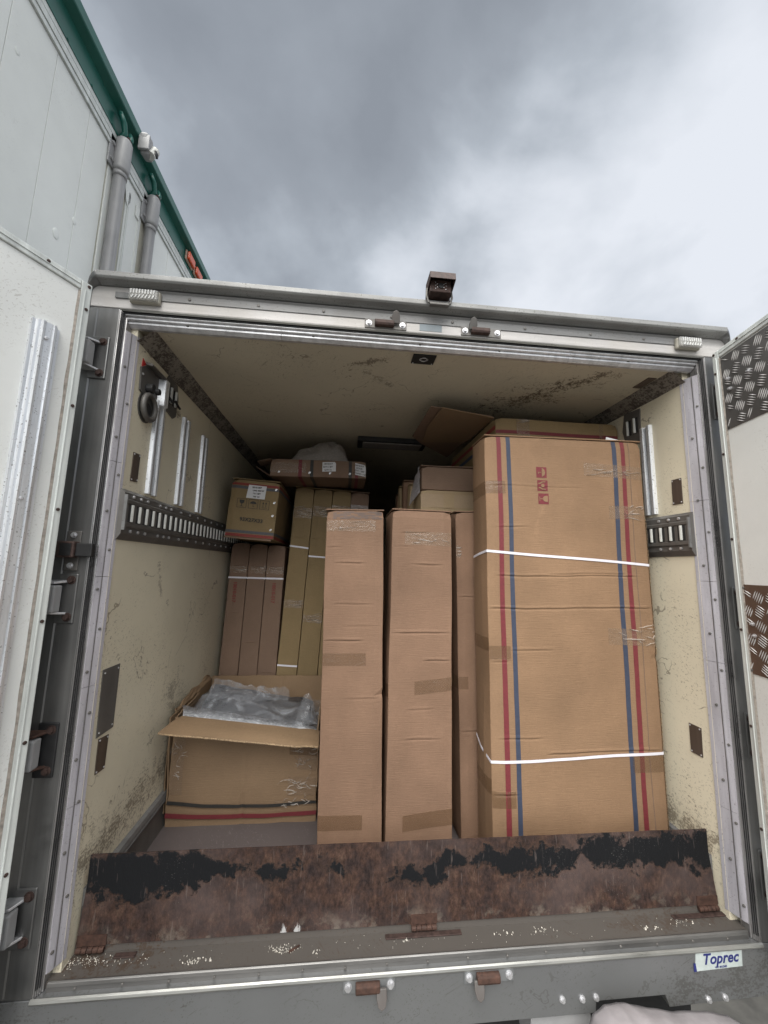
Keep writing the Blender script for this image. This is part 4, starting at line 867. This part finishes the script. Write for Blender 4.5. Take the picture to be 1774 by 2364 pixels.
# ---- foam bag lying on it
def blanket(name, label, cat, outline_fn, nx, ny, m, loc, solid=.0006):
    bm = NB(); g = [[bm.verts.new(outline_fn(i/nx, j/ny)) for j in range(ny+1)] for i in range(nx+1)]
    for i in range(nx):
        for j in range(ny): bm.faces.new((g[i][j], g[i+1][j], g[i+1][j+1], g[i][j+1]))
    o = link(name, bm, m, None, smooth=True); o.location = loc; return tag(o, label, cat) if label else o
def foam(u, v):
    cr_ = sum((abs(((u*.42*math.cos(a)+v*.24*math.sin(a))*f+p) % 1.0-.5)*2-.5)*am for f, a, p, am in ((9, .6, .1, .016), (14, 1.9, .5, .010), (7, 2.7, .3, .014), (24, 1.2, .2, .004)))
    x = .42*u; prof = [(0, .0), (.04, .055), (.12, .095), (.3, .135), (.5, .172), (.68, .188), (.78, .182), (.9, .13), (1, .0)]
    for (a, ha), (b, hb_) in zip(prof, prof[1:]):
        if a <= u <= b: h = ha+(hb_-ha)*(u-a)/(b-a)
    t = math.sin(math.pi*min(1, max(0, v)))**.55
    rid = abs(noise.noise(Vector((u*5, v*4, 2))))*.03+abs(noise.noise(Vector((u*14, v*9, 7))))*.012
    return Vector((x+.01*noise.noise(Vector((v*5, u*3, 0))), .02+.24*v-.03*math.sin(3.1*u), max(.001, h*t*.94-rid*t+cr_*t*min(1, u/.08, (1-u)/.05)+.002)))
blanket('foam_bag', 'crumpled translucent foam bag lying on the flat striped carton', 'packing bag', foam, 60, 40, FOAM, (-.742, 1.165, 2.052))

# ---- open carton full of plastic film, front left
OC = tag(empty('open_carton', (-1.172, .73, .04)), 'open battered carton on the floor, front flap folded out, black and red stripes below', 'carton')
def sheet(name, grid_fn, nu, nv, m, th, parent, mod=True, off=0):
    bm = NB(); g = [[bm.verts.new(grid_fn(i/nu, j/nv)) for j in range(nv+1)] for i in range(nu+1)]
    for i in range(nu):
        for j in range(nv): bm.faces.new((g[i][j], g[i+1][j], g[i+1][j+1], g[i][j+1]))
    o = link(name, bm, m, parent, smooth=False)
    if th: s_ = o.modifiers.new('solid', 'SOLIDIFY'); s_.thickness = th; s_.offset = off
    return o
def topz(u): return .522-.082*u
def ocf(u, v):
    x = .737*u; z = v*topz(u); bul = math.sin(math.pi*v)*math.sin(math.pi*u)
    y = -.012*bul-.035*v+.006*noise.noise(Vector((u*4, v*3, 1)))
    cr = .004*math.exp(-((u-.5)/.012)**2) if v < .32 else .0015*math.exp(-((u-.5)/.012)**2)
    if v < .22: z -= .0
    return Vector((x+.006*noise.noise(Vector((v*5, 0, 4)))*(1 if u < .5 else -1)+.03*v*(1-u)*.5-.0*u, y+cr, z+.003*noise.noise(Vector((u*6, 7, v*4)))))
front = sheet('front_panel', ocf, 48, 30, CARDB if False else m_card('front_panel_cardboard', (.25, .168, .103)), .006, OC, off=1)
def band(v0, v1, m, dip):
    def f(u, v):
        vv = v0+(v1-v0)*v+dip*(math.sin(math.pi*u)*-.028)+.012*(u-.5)*0; p = ocf(u, vv); return p+Vector((0, -.0085, 0))
    return sheet('printed_stripe', f, 48, 2, m, 0, OC)
band(.208, .242, INK, 1.0); band(.085, .130, REDI, .45)
sheet('side_panel', lambda u, v: Vector((.004+.006*noise.noise(Vector((u*4, v*4, 9)))-.012*v, .58*u-.035*v*(1-u), v*(.522+.025*u))), 20, 16, CARDI, .006, OC)
sheet('side_panel', lambda u, v: Vector((.731+.004*noise.noise(Vector((u*4, v*4, 12)))-.004*v, .58*u-.035*v*(1-u), v*(.440+.11*u))), 20, 16, CARDI, .006, OC)
sheet('back_panel', lambda u, v: Vector((.737*u, .575+.012*noise.noise(Vector((u*3, v*3, 15)))+.004*math.exp(-((u-.62)/.01)**2), v*(.562+.006*noise.noise(Vector((u*9, 1, 1)))))), 40, 14, CARDI, .006, OC)
sheet('bottom_panel', lambda u, v: Vector((.737*u, .575*v, .004)), 4, 4, CARDI, .004, OC)
def fl(u, v):     # v 0 = hinge, 1 = free edge
    hx = .048+.690*u; hz = .525-.083*u; hy = -.030
    ex = .012+.733*u; ez = .517-.080*u+(.006*(u-.9)*10 if u > .9 else 0); ey = -.212
    k = v; p = Vector((hx+(ex-hx)*k, hy+(ey-hy)*k, hz+(ez-hz)*k+.012*math.sin(math.pi*k)*.5+.006*noise.noise(Vector((u*4, v*2, 21)))))
    if u > .86: p.z += .004*math.sin((u-.86)/.14*3.1)
    return p
flp = sheet('front_flap', fl, 50, 10, m_card('flap_cardboard', (.25, .168, .10)), .008, OC)
bm = NB(); prev = None
for i in range(221):        # fluted core showing along the free edge of the flap
    u = i/220; p = fl(u, 1.0); j = .0018*(1 if i % 2 else -1); r = [bm.verts.new(p+Vector((0, -.0006+random.uniform(-.0012, .0008), .0034))), bm.verts.new(p+Vector((0, -.0022+j*.6, j))), bm.verts.new(p+Vector((0, -.0008+random.uniform(-.0012, .001), -.0046)))]
    if prev: bm.faces.new((prev[0], prev[1], r[1], r[0])); bm.faces.new((prev[1], prev[2], r[2], r[1]))
    prev = r
link('flap_edge', bm, FLUTE, flp)
# torn, folded side flap along the left rim
def sf(u, v): return Vector((-.006-.02*v*math.sin(2.4*u)+.010*noise.noise(Vector((u*9, v*4, 3))), .02+.54*u, .520+.024*u+.045*v*(.6+.6*noise.noise(Vector((u*5, 2, 8))))))
sheet('side_flap', sf, 40, 5, CARDI, .005, OC)
sheet('side_flap', lambda u, v: Vector((.012+.012*v+.008*noise.noise(Vector((u*8, v*3, 33))), -.02+.30*u, .500+.03*v+.02*u*v)), 20, 4, CARDI, .005, OC)
sheet('loose_liner', lambda u, v: Vector((-.012-.018*v*(1-v)*2+.004*noise.noise(Vector((u*3, v*5, 5))), .0+.10*u, .06+.44*v)), 4, 14, CARDI, .004, OC)
def octape(name, u0, u1, v0, v1, m): return sheet(name, lambda u, v: ocf(u0+(u1-u0)*u, v0+(v1-v0)*v)+Vector((0, -.0078, 0)), 10, 6, m, 0, OC)
octape('clear_tape', .80, .99, .30, .50, TAPEC); octape('clear_tape', .86, .99, .58, .84, TAPEC); octape('tape', .80, .99, .74, .93, TAPE); octape('clear_tape', .72, .97, .19, .25, TAPEC); octape('clear_tape', .01, .09, .3, .92, TAPEC)
def wrinkles(bm, f, u0, u1, v0, v1, n, rnd, L=.1, off=(0, -.009, 0), lift=.006):
    for i in range(n):
        a = rnd.uniform(u0, u1); va = rnd.uniform(v0, v1); an = rnd.uniform(0, 6.28); wv = rnd.uniform(.001, .003); ln = rnd.uniform(.3, 1)*L; prev = None; cur = rnd.uniform(-2, 2)
        for k in range(6):
            t = k/5; an2 = an+cur*t; u = max(.0, min(1, a+ln*t*math.cos(an2))); v = max(.02, min(1, va+ln*1.3*t*math.sin(an2))); c = f(u, v)+Vector(off); ww = wv*math.sin(math.pi*(t*.9+.05))
            n_ = Vector((math.sin(an2), 0, -math.cos(an2)))*ww; r = [bm.verts.new(c-n_), bm.verts.new(c+Vector((0, -lift*math.sin(math.pi*t), 0))), bm.verts.new(c+n_)]
            if prev: bm.faces.new((prev[0], prev[1], r[1], r[0])); bm.faces.new((prev[1], prev[2], r[2], r[1]))
            prev = r
rn = random.Random(5); bm = NB(); wrinkles(bm, ocf, .86, .98, .60, .84, 16, rn, .09); wrinkles(bm, ocf, .80, .97, .30, .46, 18, rn, .10); wrinkles(bm, ocf, .76, .97, .2, .24, 10, rn, .06); wrinkles(bm, ocf, .01, .08, .4, .92, 14, rn, .07); link('tape_wrinkle', bm, m_wr, OC)
# film heaped in it
def film(u, v):
    x = .01+.715*u; y = .0+.52*v
    base = .470+.02*v-.082*u
    hump = .058*math.exp(-((u-.28)/.30)**2-((v-.60)/.34)**2)+.035*math.exp(-((u-.55)/.25)**2-((v-.45)/.3)**2)+.055*math.exp(-((u-.88)/.09)**2-((v-.40)/.3)**2)
    r = 0; wx = noise.noise(Vector((x*3, y*3, 2)))*.5; wy = noise.noise(Vector((x*3, y*3, 12)))*.5
    for f, a, ang, ph in ((3.0, .030, 1.30, .2), (5.6, .020, 1.12, .7), (4.2, .013, 1.75, .1), (10, .009, 1.45, .4), (14, .005, .8, .9)):     # straight folds with sharp crests
        q = (x+wx*.12)*math.cos(ang)+(y+wy*.12)*math.sin(ang); t = (q*f+ph+wx) % 1.0; m_ = .5+.9*noise.noise(Vector((x*5, y*5, f)))
        r += (abs(t-.5)*2-.5)*a*max(.1, m_)
    ed = min(1, min(u, 1-u)/.05)*min(1, (1-v)/.05)
    z = base+(hump+r)*min(1, v/.10)*ed+.010
    return Vector((x+.010*noise.noise(Vector((x*12, y*12, 3))), y+.010*noise.noise(Vector((x*12, y*12, 8))), z))
bag = sheet('plastic_film', film, 130, 84, FILM, 0, None); bag.location = (-1.172, .73, .04); tag(bag, 'crumpled clear plastic film with a folded sheet heaped in the open carton', 'plastic film')
# folded bright front hem of the film, and grey foil sheets inside
hem = sheet('folded_hem', lambda u, v: Vector((.03+.69*u, .012+.018*math.sin(v*3.1)-.012*v+.006*noise.noise(Vector((u*8, v, 3))), .505-.082*u-.012+.075*v*(1-.45*u)+.006*noise.noise(Vector((u*14, v*3, 5))))), 50, 6, m_sheer('bright_film_fold', (.72, .74, .78), .38, .10, sc=30, hi=1.0), 0, bag)
edg = sheet('loose_film', lambda u, v: Vector((.06+.46*u+.02*noise.noise(Vector((u*5, v*3, 1))), .30+.10*v+.05*u+.03*math.sin(u*9), .50-.03*u+(.085-.06*u+.03*abs(noise.noise(Vector((u*7, 1, 3)))))*v+.010*noise.noise(Vector((u*14, v*5, 4))))), 50, 10, FILM, 0, bag)
edg = sheet('loose_film', lambda u, v: Vector((.60+.12*u+.012*noise.noise(Vector((u*5, v*3, 6))), .10+.10*v, .43+(.13*math.sin(3.0*u+.3))*v+.008*noise.noise(Vector((u*14, v*5, 4))))), 20, 8, FILM, 0, bag)
inn = sheet('grey_sheet', lambda u, v: Vector((.05+.62*u, .10+.38*v, .435-.05*u+.10*v*(1-u*.6)+.03*abs(noise.noise(Vector((u*4, v*3, 2)))))), 24, 14, plain('grey_foil', (.13, .135, .15), .3, .6, .3, 12, .4), 0, bag)

# ---- large open carton on top at the right
OT = Carton('open_top_carton', 'wide olive carton lying behind the top of the striped one, flap spread left', 'carton', (.466, .498, 1.945), (.8, 0, -.4), .726, .224, .85, CARDO, seed=151, amp=.002)
OT.patch('printed_stripe', 'F', .0, .72, .136, .155, REDI); OT.patch('printed_stripe', 'L', .0, .85, .158, .180, REDS); OT.patch('printed_stripe', 'L', .0, .85, .098, .122, BLUEI)
OT.patch('clear_tape', 'F', .120, .195, .12, .223, TAPEC, e=.002); OT.sparkle('F', .12, .19, .20, .222, 6, 3); OT.patch('clear_tape', 'F', .61, .635, .12, .22, TAPEC)
Mi = OT.o
Mi_w = Matrix.Translation(Mi.location) @ Euler([R_(a) for a in (-3.2*0, 0, 0)]).to_matrix().to_4x4()
CC = Vector((-.338, -1.488, 1.339))
def to_local(o, p):
    e = Euler(o.rotation_euler, o.rotation_mode).to_matrix().to_4x4(); return (Matrix.Translation(o.location) @ e).inverted() @ Vector(p)
bm = NB(); poly(bm, [to_local(OT.o, CC+(Vector(p)-CC)*.977) for p in ((.480, .555, 2.191), (.161, .485, 2.200), (.140, .780, 2.195), (.165, 1.05, 2.190), (.455, .99, 2.186))], (0, 0, .005)); link('spread_flap', bm, CARDI, OT.o, label='brown flap spread out to the left under the ceiling')
bm = NB(); poly(bm, [to_local(OT.o, CC+(Vector(p)-CC)*.977) for p in ((.470, .565, 2.2005), (.102, .505, 2.2125), (.085, .995, 2.208), (.166, 1.115, 2.203), (.429, 1.395, 2.1955))], (0, 0, .005)); link('spread_flap', bm, CARDB, OT.o)

# ---- pale torn carton and the dark one on it
KL = Carton('torn_carton', 'pale carton with torn surface and a tape patch, behind the middle front carton', 'carton', (.100, .75, .04), (0, 0, 0), .345, 1.757, .24, CARDL, seed=171, amp=.004)
KL.patch('tape', 'F', .0, .345, 1.655, 1.735, m_card('worn_liner', (.36, .27, .18)), e=.0018, rag=.004); KL.patch('tape_patch', 'F', .135, .20, 1.652, 1.738, CARDL, e=.0034)
KU = Carton('upper_carton', 'brown carton standing on the pale torn one, white wrap on its left', 'carton', (.106, .755, 1.803), (0, -11, 0), .36, .150, .24, CARDB, seed=181, amp=.003)
KU.flap()
bm = NB(); g = []
for i in range(10):
    row = []
    for j in range(10):
        u, v = i/9, j/9; p = Vector((-.012-.035*(1-v)*u+.008*noise.noise(Vector((u*4, v*4, 1))), .0+.20*u, -.02+.17*v-.02*u)); row.append(bm.verts.new(p))
    g.append(row)
for i in range(9):
    for j in range(9): bm.faces.new((g[i][j], g[i+1][j], g[i+1][j+1], g[i][j+1]))
o = link('white_wrap', bm, m_sheer('white_wrap_film', (.62, .60, .64), .7, .3, hi=.6), KU.o, smooth=True)
# ---- row of flat cartons one behind another
fl_desc = ['first of the narrow cartons ranked behind the pale torn one', 'second of the narrow cartons ranked behind the pale torn one', 'third of the narrow cartons ranked behind the pale torn one', 'rearmost of the narrow cartons ranked behind the pale torn one']
for i, (y, x, z) in enumerate(((1.03, .078, 1.885), (1.165, .066, 1.938), (1.30, .062, 1.922), (1.47, .070, 1.895))):
    c = Carton('narrow_carton', fl_desc[i], 'carton', (x, y, .04), (0, 0, -.2*i), .42, z-.04, .085, CARD if i % 2 else CARDL, 'narrow cartons ranked in a row', seed=190+i, amp=.002)
    c.flap()

# ================================================================== debris on the sill
bm = NB(); rn = random.Random(3)
def chip(x, y, z, s):
    n0 = len(bm.verts); bmesh.ops.create_icosphere(bm, subdivisions=1, radius=s, matrix=Matrix.Translation((x, y, z)) @ Euler((rn.random()*3, rn.random()*3, rn.random()*3)).to_matrix().to_4x4() @ Matrix.Diagonal((1, rn.uniform(.4, .9), rn.uniform(.25, .6), 1)))
for cx, cy, sx, sy, n, s in ((-1.13, .092, .08, .018, 150, .0018), (-1.19, .085, .02, .02, 40, .002), (-.98, .08, .06, .02, 22, .0022), (-.79, .066, .03, .012, 55, .0028), (-.74, .066, .02, .006, 6, .005), (-.50, .086, .05, .014, 110, .0022), (-.39, .066, .02, .012, 12, .003), (-.07, .088, .03, .015, 14, .004), (.30, .085, .06, .012, 14, .003), (.44, .09, .05, .012, 26, .0026), (.86, .07, .05, .012, 16, .003), (1.0, .085, .10, .018, 46, .0022), (.0, .08, 1.2, .03, 120, .0013), (.31, .082, .004, .004, 2, .008), (.48, .063, .005, .004, 2, .006), (.84, .066, .004, .003, 2, .007)):
    for i in range(int(n*.7)):
        x = max(-1.2, min(1.2, rn.gauss(cx, sx*.5))); y = max(.04, min(.125, rn.gauss(cy, sy*.6))); chip(x, y, .0175, s*rn.uniform(.6, 1.5))
deb = link('paint_flakes', bm, CHIP); tag(deb, 'pale paint flakes and grit scattered on the steel sill', 'debris', kind='stuff')
bm = NB(); obox(bm, Matrix.Translation((-.475, .068, .0165)) @ Matrix.Rotation(R_(38), 4, 'Z') @ Matrix.Rotation(R_(6), 4, 'Y'), .042, .006, .007); tag(link('rust_chip', bm, RUSTM, None, bevel=.0015), 'loose brown rusty chip lying on the sill left of centre', 'chip')

# ================================================================== dirty white cover under the beam, lower right
cv = tag(empty('plastic_cover', (.8, -.12, -.25)), 'rounded dirty white cover bulging out under the beam on the right', 'cover')
def cov(u, v):
    prof = [(.50, -.16), (.535, -.085), (.575, -.060), (.62, -.052), (.665, -.056), (.74, -.068), (.82, -.083), (.94, -.094), (1.02, -.105), (1.09, -.14), (1.16, -.20)]
    t = u*(len(prof)-1); i = min(len(prof)-2, int(t)); f = t-i; f = f*f*(3-2*f)*.5+f*.5; x = prof[i][0]+(prof[i+1][0]-prof[i][0])*f; z = prof[i][1]+(prof[i+1][1]-prof[i][1])*f
    a = (v-.18)*math.pi*.62; r = .16
    return Vector((x-.8, -.10-.0-r*math.sin(a)*1.05+.12-.02, z+.25-.012-.03*u-r*(1-math.cos(a))+.009*noise.noise(Vector((u*5, v*3, 2)))+.004*noise.noise(Vector((u*16, v*9, 2)))))
o = sheet('cover_skin', cov, 50, 22, CLOTH, .003, cv); 
for f in o.data.polygons: f.use_smooth = True
bm = NB(); tube(bm, [cov(.03+.03*math.sin(k), k/10)+Vector((-.006, 0, .004)) for k in range(11)], .006, 8); link('edge_cord', bm, BLACK, cv, smooth=True)
rn2 = random.Random(4)
for i in range(40):
    u, v = rn2.uniform(.1, .8), rn2.uniform(.25, .6); p = cov(u, v); bm = NB(); bmesh.ops.create_icosphere(bm, subdivisions=1, radius=rn2.uniform(.0012, .0028), matrix=Matrix.Translation(p+Vector((0, -.001, .0016)))); link('dirt_spot', bm, RUSTM, cv)

# ================================================================== TRAILER PARKED ON THE LEFT
TR = tag(empty('parked_trailer', (-2.9, 1.0, GZ)), 'tall white trailer with a green top rail parked alongside on the left', 'trailer')
def rl(o): o.location = (2.9, -1.0, -GZ); return o
XT = -1.75
def rlink(name, bm, m, **k): return rl(link(name, bm, m, TR, **k))
bm = NB(); box(bm, -4.25, XT-.03, -1.9, 9.0, .82, 3.9); rlink('trailer_body', bm, TRAILW)
edges = [-1.9, -1.2, -.62, -.072, .160, .393, .560]
names = 0
for a, b in zip(edges, edges[1:]): bm = NB(); box(bm, XT-.0302, XT, a+.0012, b-.0012, .84, 3.672); rlink('side_panel', bm, TRAILW, bevel=.0015)
for a, b in ((.575, .742), (.760, .935), (1.03, 1.08), (1.083, 1.310), (1.313, 1.56), (1.563, 2.3), (2.303, 3.1), (3.103, 9.0)): bm = NB(); box(bm, XT-.0302, XT, a+.001, b-.001, .84, 3.672); rlink('side_panel', bm, TRAILW, bevel=.0015)
bm = NB(); box(bm, XT-.0302, XT-.006, .561, .574, .84, 3.672); box(bm, XT-.0302, XT-.006, .743, .759, .84, 3.672); box(bm, XT-.0302, XT-.004, .936, 1.029, .84, 3.672); rlink('door_seal', bm, plain('cream_seal', (.50, .48, .40), .6))
for y in (.70, .78, .79, .90): bm = NB(); box(bm, XT, XT+.006, y-.003, y+.003, .9, 3.60); rlink('door_bead', bm, TRAILW)
# white cap trims with dark grooves, then the green rail
for z0, z1, x, m in ((3.676, 3.700, .010, DFRAME), (3.700, 3.708, .002, BLACK), (3.708, 3.742, .012, DFRAME), (3.742, 3.750, .004, BLACK), (3.750, 3.778, .010, DFRAME)):
    bm = NB(); box(bm, XT-.03, XT+x, -1.9, 9.0, z0, z1); rlink('cap_trim', bm, m)
bm = NB(); prism(bm, [(XT-.03, 3.778), (XT+.014, 3.779), (XT+.014, 3.790), (XT+.004, 3.796), (XT+.004, 3.925), (XT+.048, 3.940), (XT+.052, 3.946), (XT+.052, 4.00), (XT+.045, 4.008), (XT-.03, 4.012)], 'y', -1.9, 9.0)
rail = rlink('green_top_rail', bm, GREEN)
bm = NB(); box(bm, -4.25, XT-.031, -1.9, 9.0, 3.90, 4.0); rlink('roof', bm, GREYP)
for i in range(60):
    y = -1.8+i*.18
    if y < 4: screw(rail, (XT+.0145, y, 3.785), (1, 0, 0), .006, GREEN, 'rivet', .003)
for (y, z, q) in ((.30, 2.86, .020), (.395, 3.02, .014), (-.02, 3.4, .012)):
    bm = NB(); bmesh.ops.create_uvsphere(bm, u_segments=14, v_segments=8, radius=q, matrix=Matrix.Translation((XT+.0005, y, z)) @ Matrix.Diagonal((.10, 1, 1.3, 1))); rlink('dent', bm, TRAILW, smooth=True)
# lock bars with keepers
def lockbar(y, w_, lab):
    r = w_/2; bm = NB(); tube(bm, [(XT+.035, y, .90), (XT+.035, y, 3.60)], r, 16); b = rlink('lock_bar', bm, GREYB, smooth=True, label=lab)
    bm = NB(); box(bm, XT+.002, XT+.012, y-r-.045, y+r+.012, 3.560, 3.745); link('keeper_plate', bm, GREYP, b, bevel=.004)
    bm = NB(); tube(bm, [(XT+.035, y, 3.560), (XT+.036, y, 3.58), (XT+.036, y, 3.76), (XT+.034, y, 3.775)], r*1.32, 16, radii=[r*1.2, r*1.32, r*1.32, r*1.1]); link('keeper_sleeve', bm, GREYP, b, smooth=True)
    bm = NB(); tube(bm, [(XT+.035, y, 3.530), (XT+.035, y, 3.562)], r*1.10, 16); link('collar', bm, GREYP, b, smooth=True)
    for z in (3.60, 3.70): 
        bm = NB(); tube(bm, [(XT+.012, y-r-.022, z), (XT+.020, y-r-.022, z)], .011, 10); link('keeper_bolt', bm, GREYP, b)
    # green cam at the top, on the rail
    bm = NB(); tube(bm, [(XT+.03, y-.02, 3.775), (XT+.04, y-.01, 3.82), (XT+.045, y-.04, 3.86), (XT+.03, y-.06, 3.90)], .016, 8); tube(bm, [(XT+.03, y+.03, 3.79), (XT+.05, y+.035, 3.83), (XT+.03, y+.05, 3.88)], .014, 8); link('cam', bm, GREEN, b, smooth=True)
    bm = NB(); tube(bm, [(XT+.02, y, 3.77), (XT+.06, y+.01, 3.80)], .018, 8); link('cam_pin', bm, RUSTD, b)
lockbar(.625, .066, 'nearer grey lock bar on the white trailer'); lockbar(.985, .062, 'farther grey lock bar on the white trailer')
# hinge strap between the bars
bm = NB(); poly(bm, [(XT+.001, .745, 3.66), (XT+.001, .79, 3.62), (XT+.001, .80, 3.55), (XT+.001, .775, 3.50), (XT+.001, .755, 3.52), (XT+.001, .735, 3.60)], (.005, 0, 0)); rlink('strap_plate', bm, TRAILW, bevel=.002)
bm = NB(); box(bm, XT+.001, XT+.008, .86, .90, 3.52, 3.60); rlink('strap_plate', bm, TRAILW, bevel=.002)
# work lamp under the rail
bm = NB(); obox(bm, Matrix.Translation((XT+.055, .74, 3.845)) @ Matrix.Rotation(R_(12), 4, 'X'), .05, .075, .13); wl = rlink('side_camera', bm, GREYP, bevel=.012, label='grey side camera under the green rail between the lock bars')
bm = NB(); tube(bm, [(XT+.105, .765, 3.86), (XT+.11, .805, 3.94)], .026, 14); link('camera_barrel', bm, WHITEP, wl, smooth=False)
bm = NB(); box(bm, XT+.126, XT+.137, .765, .795, 3.875, 3.905); link('camera_window', bm, BLACK, wl)
bm = NB(); box(bm, XT+.05, XT+.115, .72, .735, 3.86, 3.96); link('camera_arm', bm, GREYP, wl, bevel=.004)
# orange side lights on the rail
for y in (1.63, 1.80):
    bm = NB(); box(bm, XT+.004, XT+.022, y-.072, y+.072, 3.822, 3.912); q = rlink('side_light', bm, plain('amber_base', (.45, .33, .25), .5), bevel=.010, label='%s orange side light on the green rail' % ('nearer' if y < 1.7 else 'farther'))
    bm = NB(); box(bm, XT+.020, XT+.045, y-.064, y+.064, 3.830, 3.904); link('lens', bm, ORANGE, q, bevel=.012)
# underside and running gear
bm = NB(); box(bm, -4.2, XT-.05, -1.8, 8.9, .55, .82); rlink('side_rail', bm, plain('dark_green_rail', (.006, .035, .030), .5))
bm = NB(); box(bm, -3.6, -3.4, -1.6, 8.8, .1, .55); box(bm, -2.5, -2.3, -1.6, 8.8, .1, .55)
for y in (-.1, .35, .8, 1.3, 1.9): box(bm, -3.4, XT-.07, y, y+.08, .2, .5)
rlink('chassis', bm, BLACK)
def wheel(y):
    bm = NB(); seg = 48; c = (y, GZ+.50)
    pr = [(.50, 0), (.50, .02), (.515, .05), (.515, .25), (.50, .28), (.48, .30), (.30, .30), (.28, .26), (.28, .04), (.30, 0)]
    rings = [[bm.verts.new((XT-.06-wx, c[0]+r*math.cos(2*math.pi*k/seg), c[1]+r*math.sin(2*math.pi*k/seg))) for r, wx in pr] for k in range(seg)]
    for k in range(seg):
        a, b = rings[k], rings[(k+1) % seg]
        for q in range(len(pr)): bm.faces.new((a[q], a[(q+1) % len(pr)], b[(q+1) % len(pr)], b[q]))
    wh = rlink('wheel', bm, TYREM)
    bm = NB()
    for k in range(72):
        a = 2*math.pi*k/72
        for s_ in (0, 1):
            m_ = Matrix.Translation((XT-.06-.055-.11*s_, c[0], c[1])) @ Matrix.Rotation(a, 4, 'X') @ Matrix.Translation((0, 0, .512)) @ Matrix.Rotation(R_(28 if s_ else -28), 4, 'Z'); obox(bm, m_ @ Matrix.Translation((-.045, -.011, 0)), .09, .022, .014)
    link('tread', bm, TYREM, wh)
    bm = NB(); tube(bm, [(XT-.10, c[0], c[1]), (XT-.12, c[0], c[1])], .28, 32); tube(bm, [(XT-.07, c[0], c[1]), (XT-.11, c[0], c[1])], .10, 20); link('rim', bm, GREYP, wh)
for y in (-.35, .75, 1.85): wheel(y)
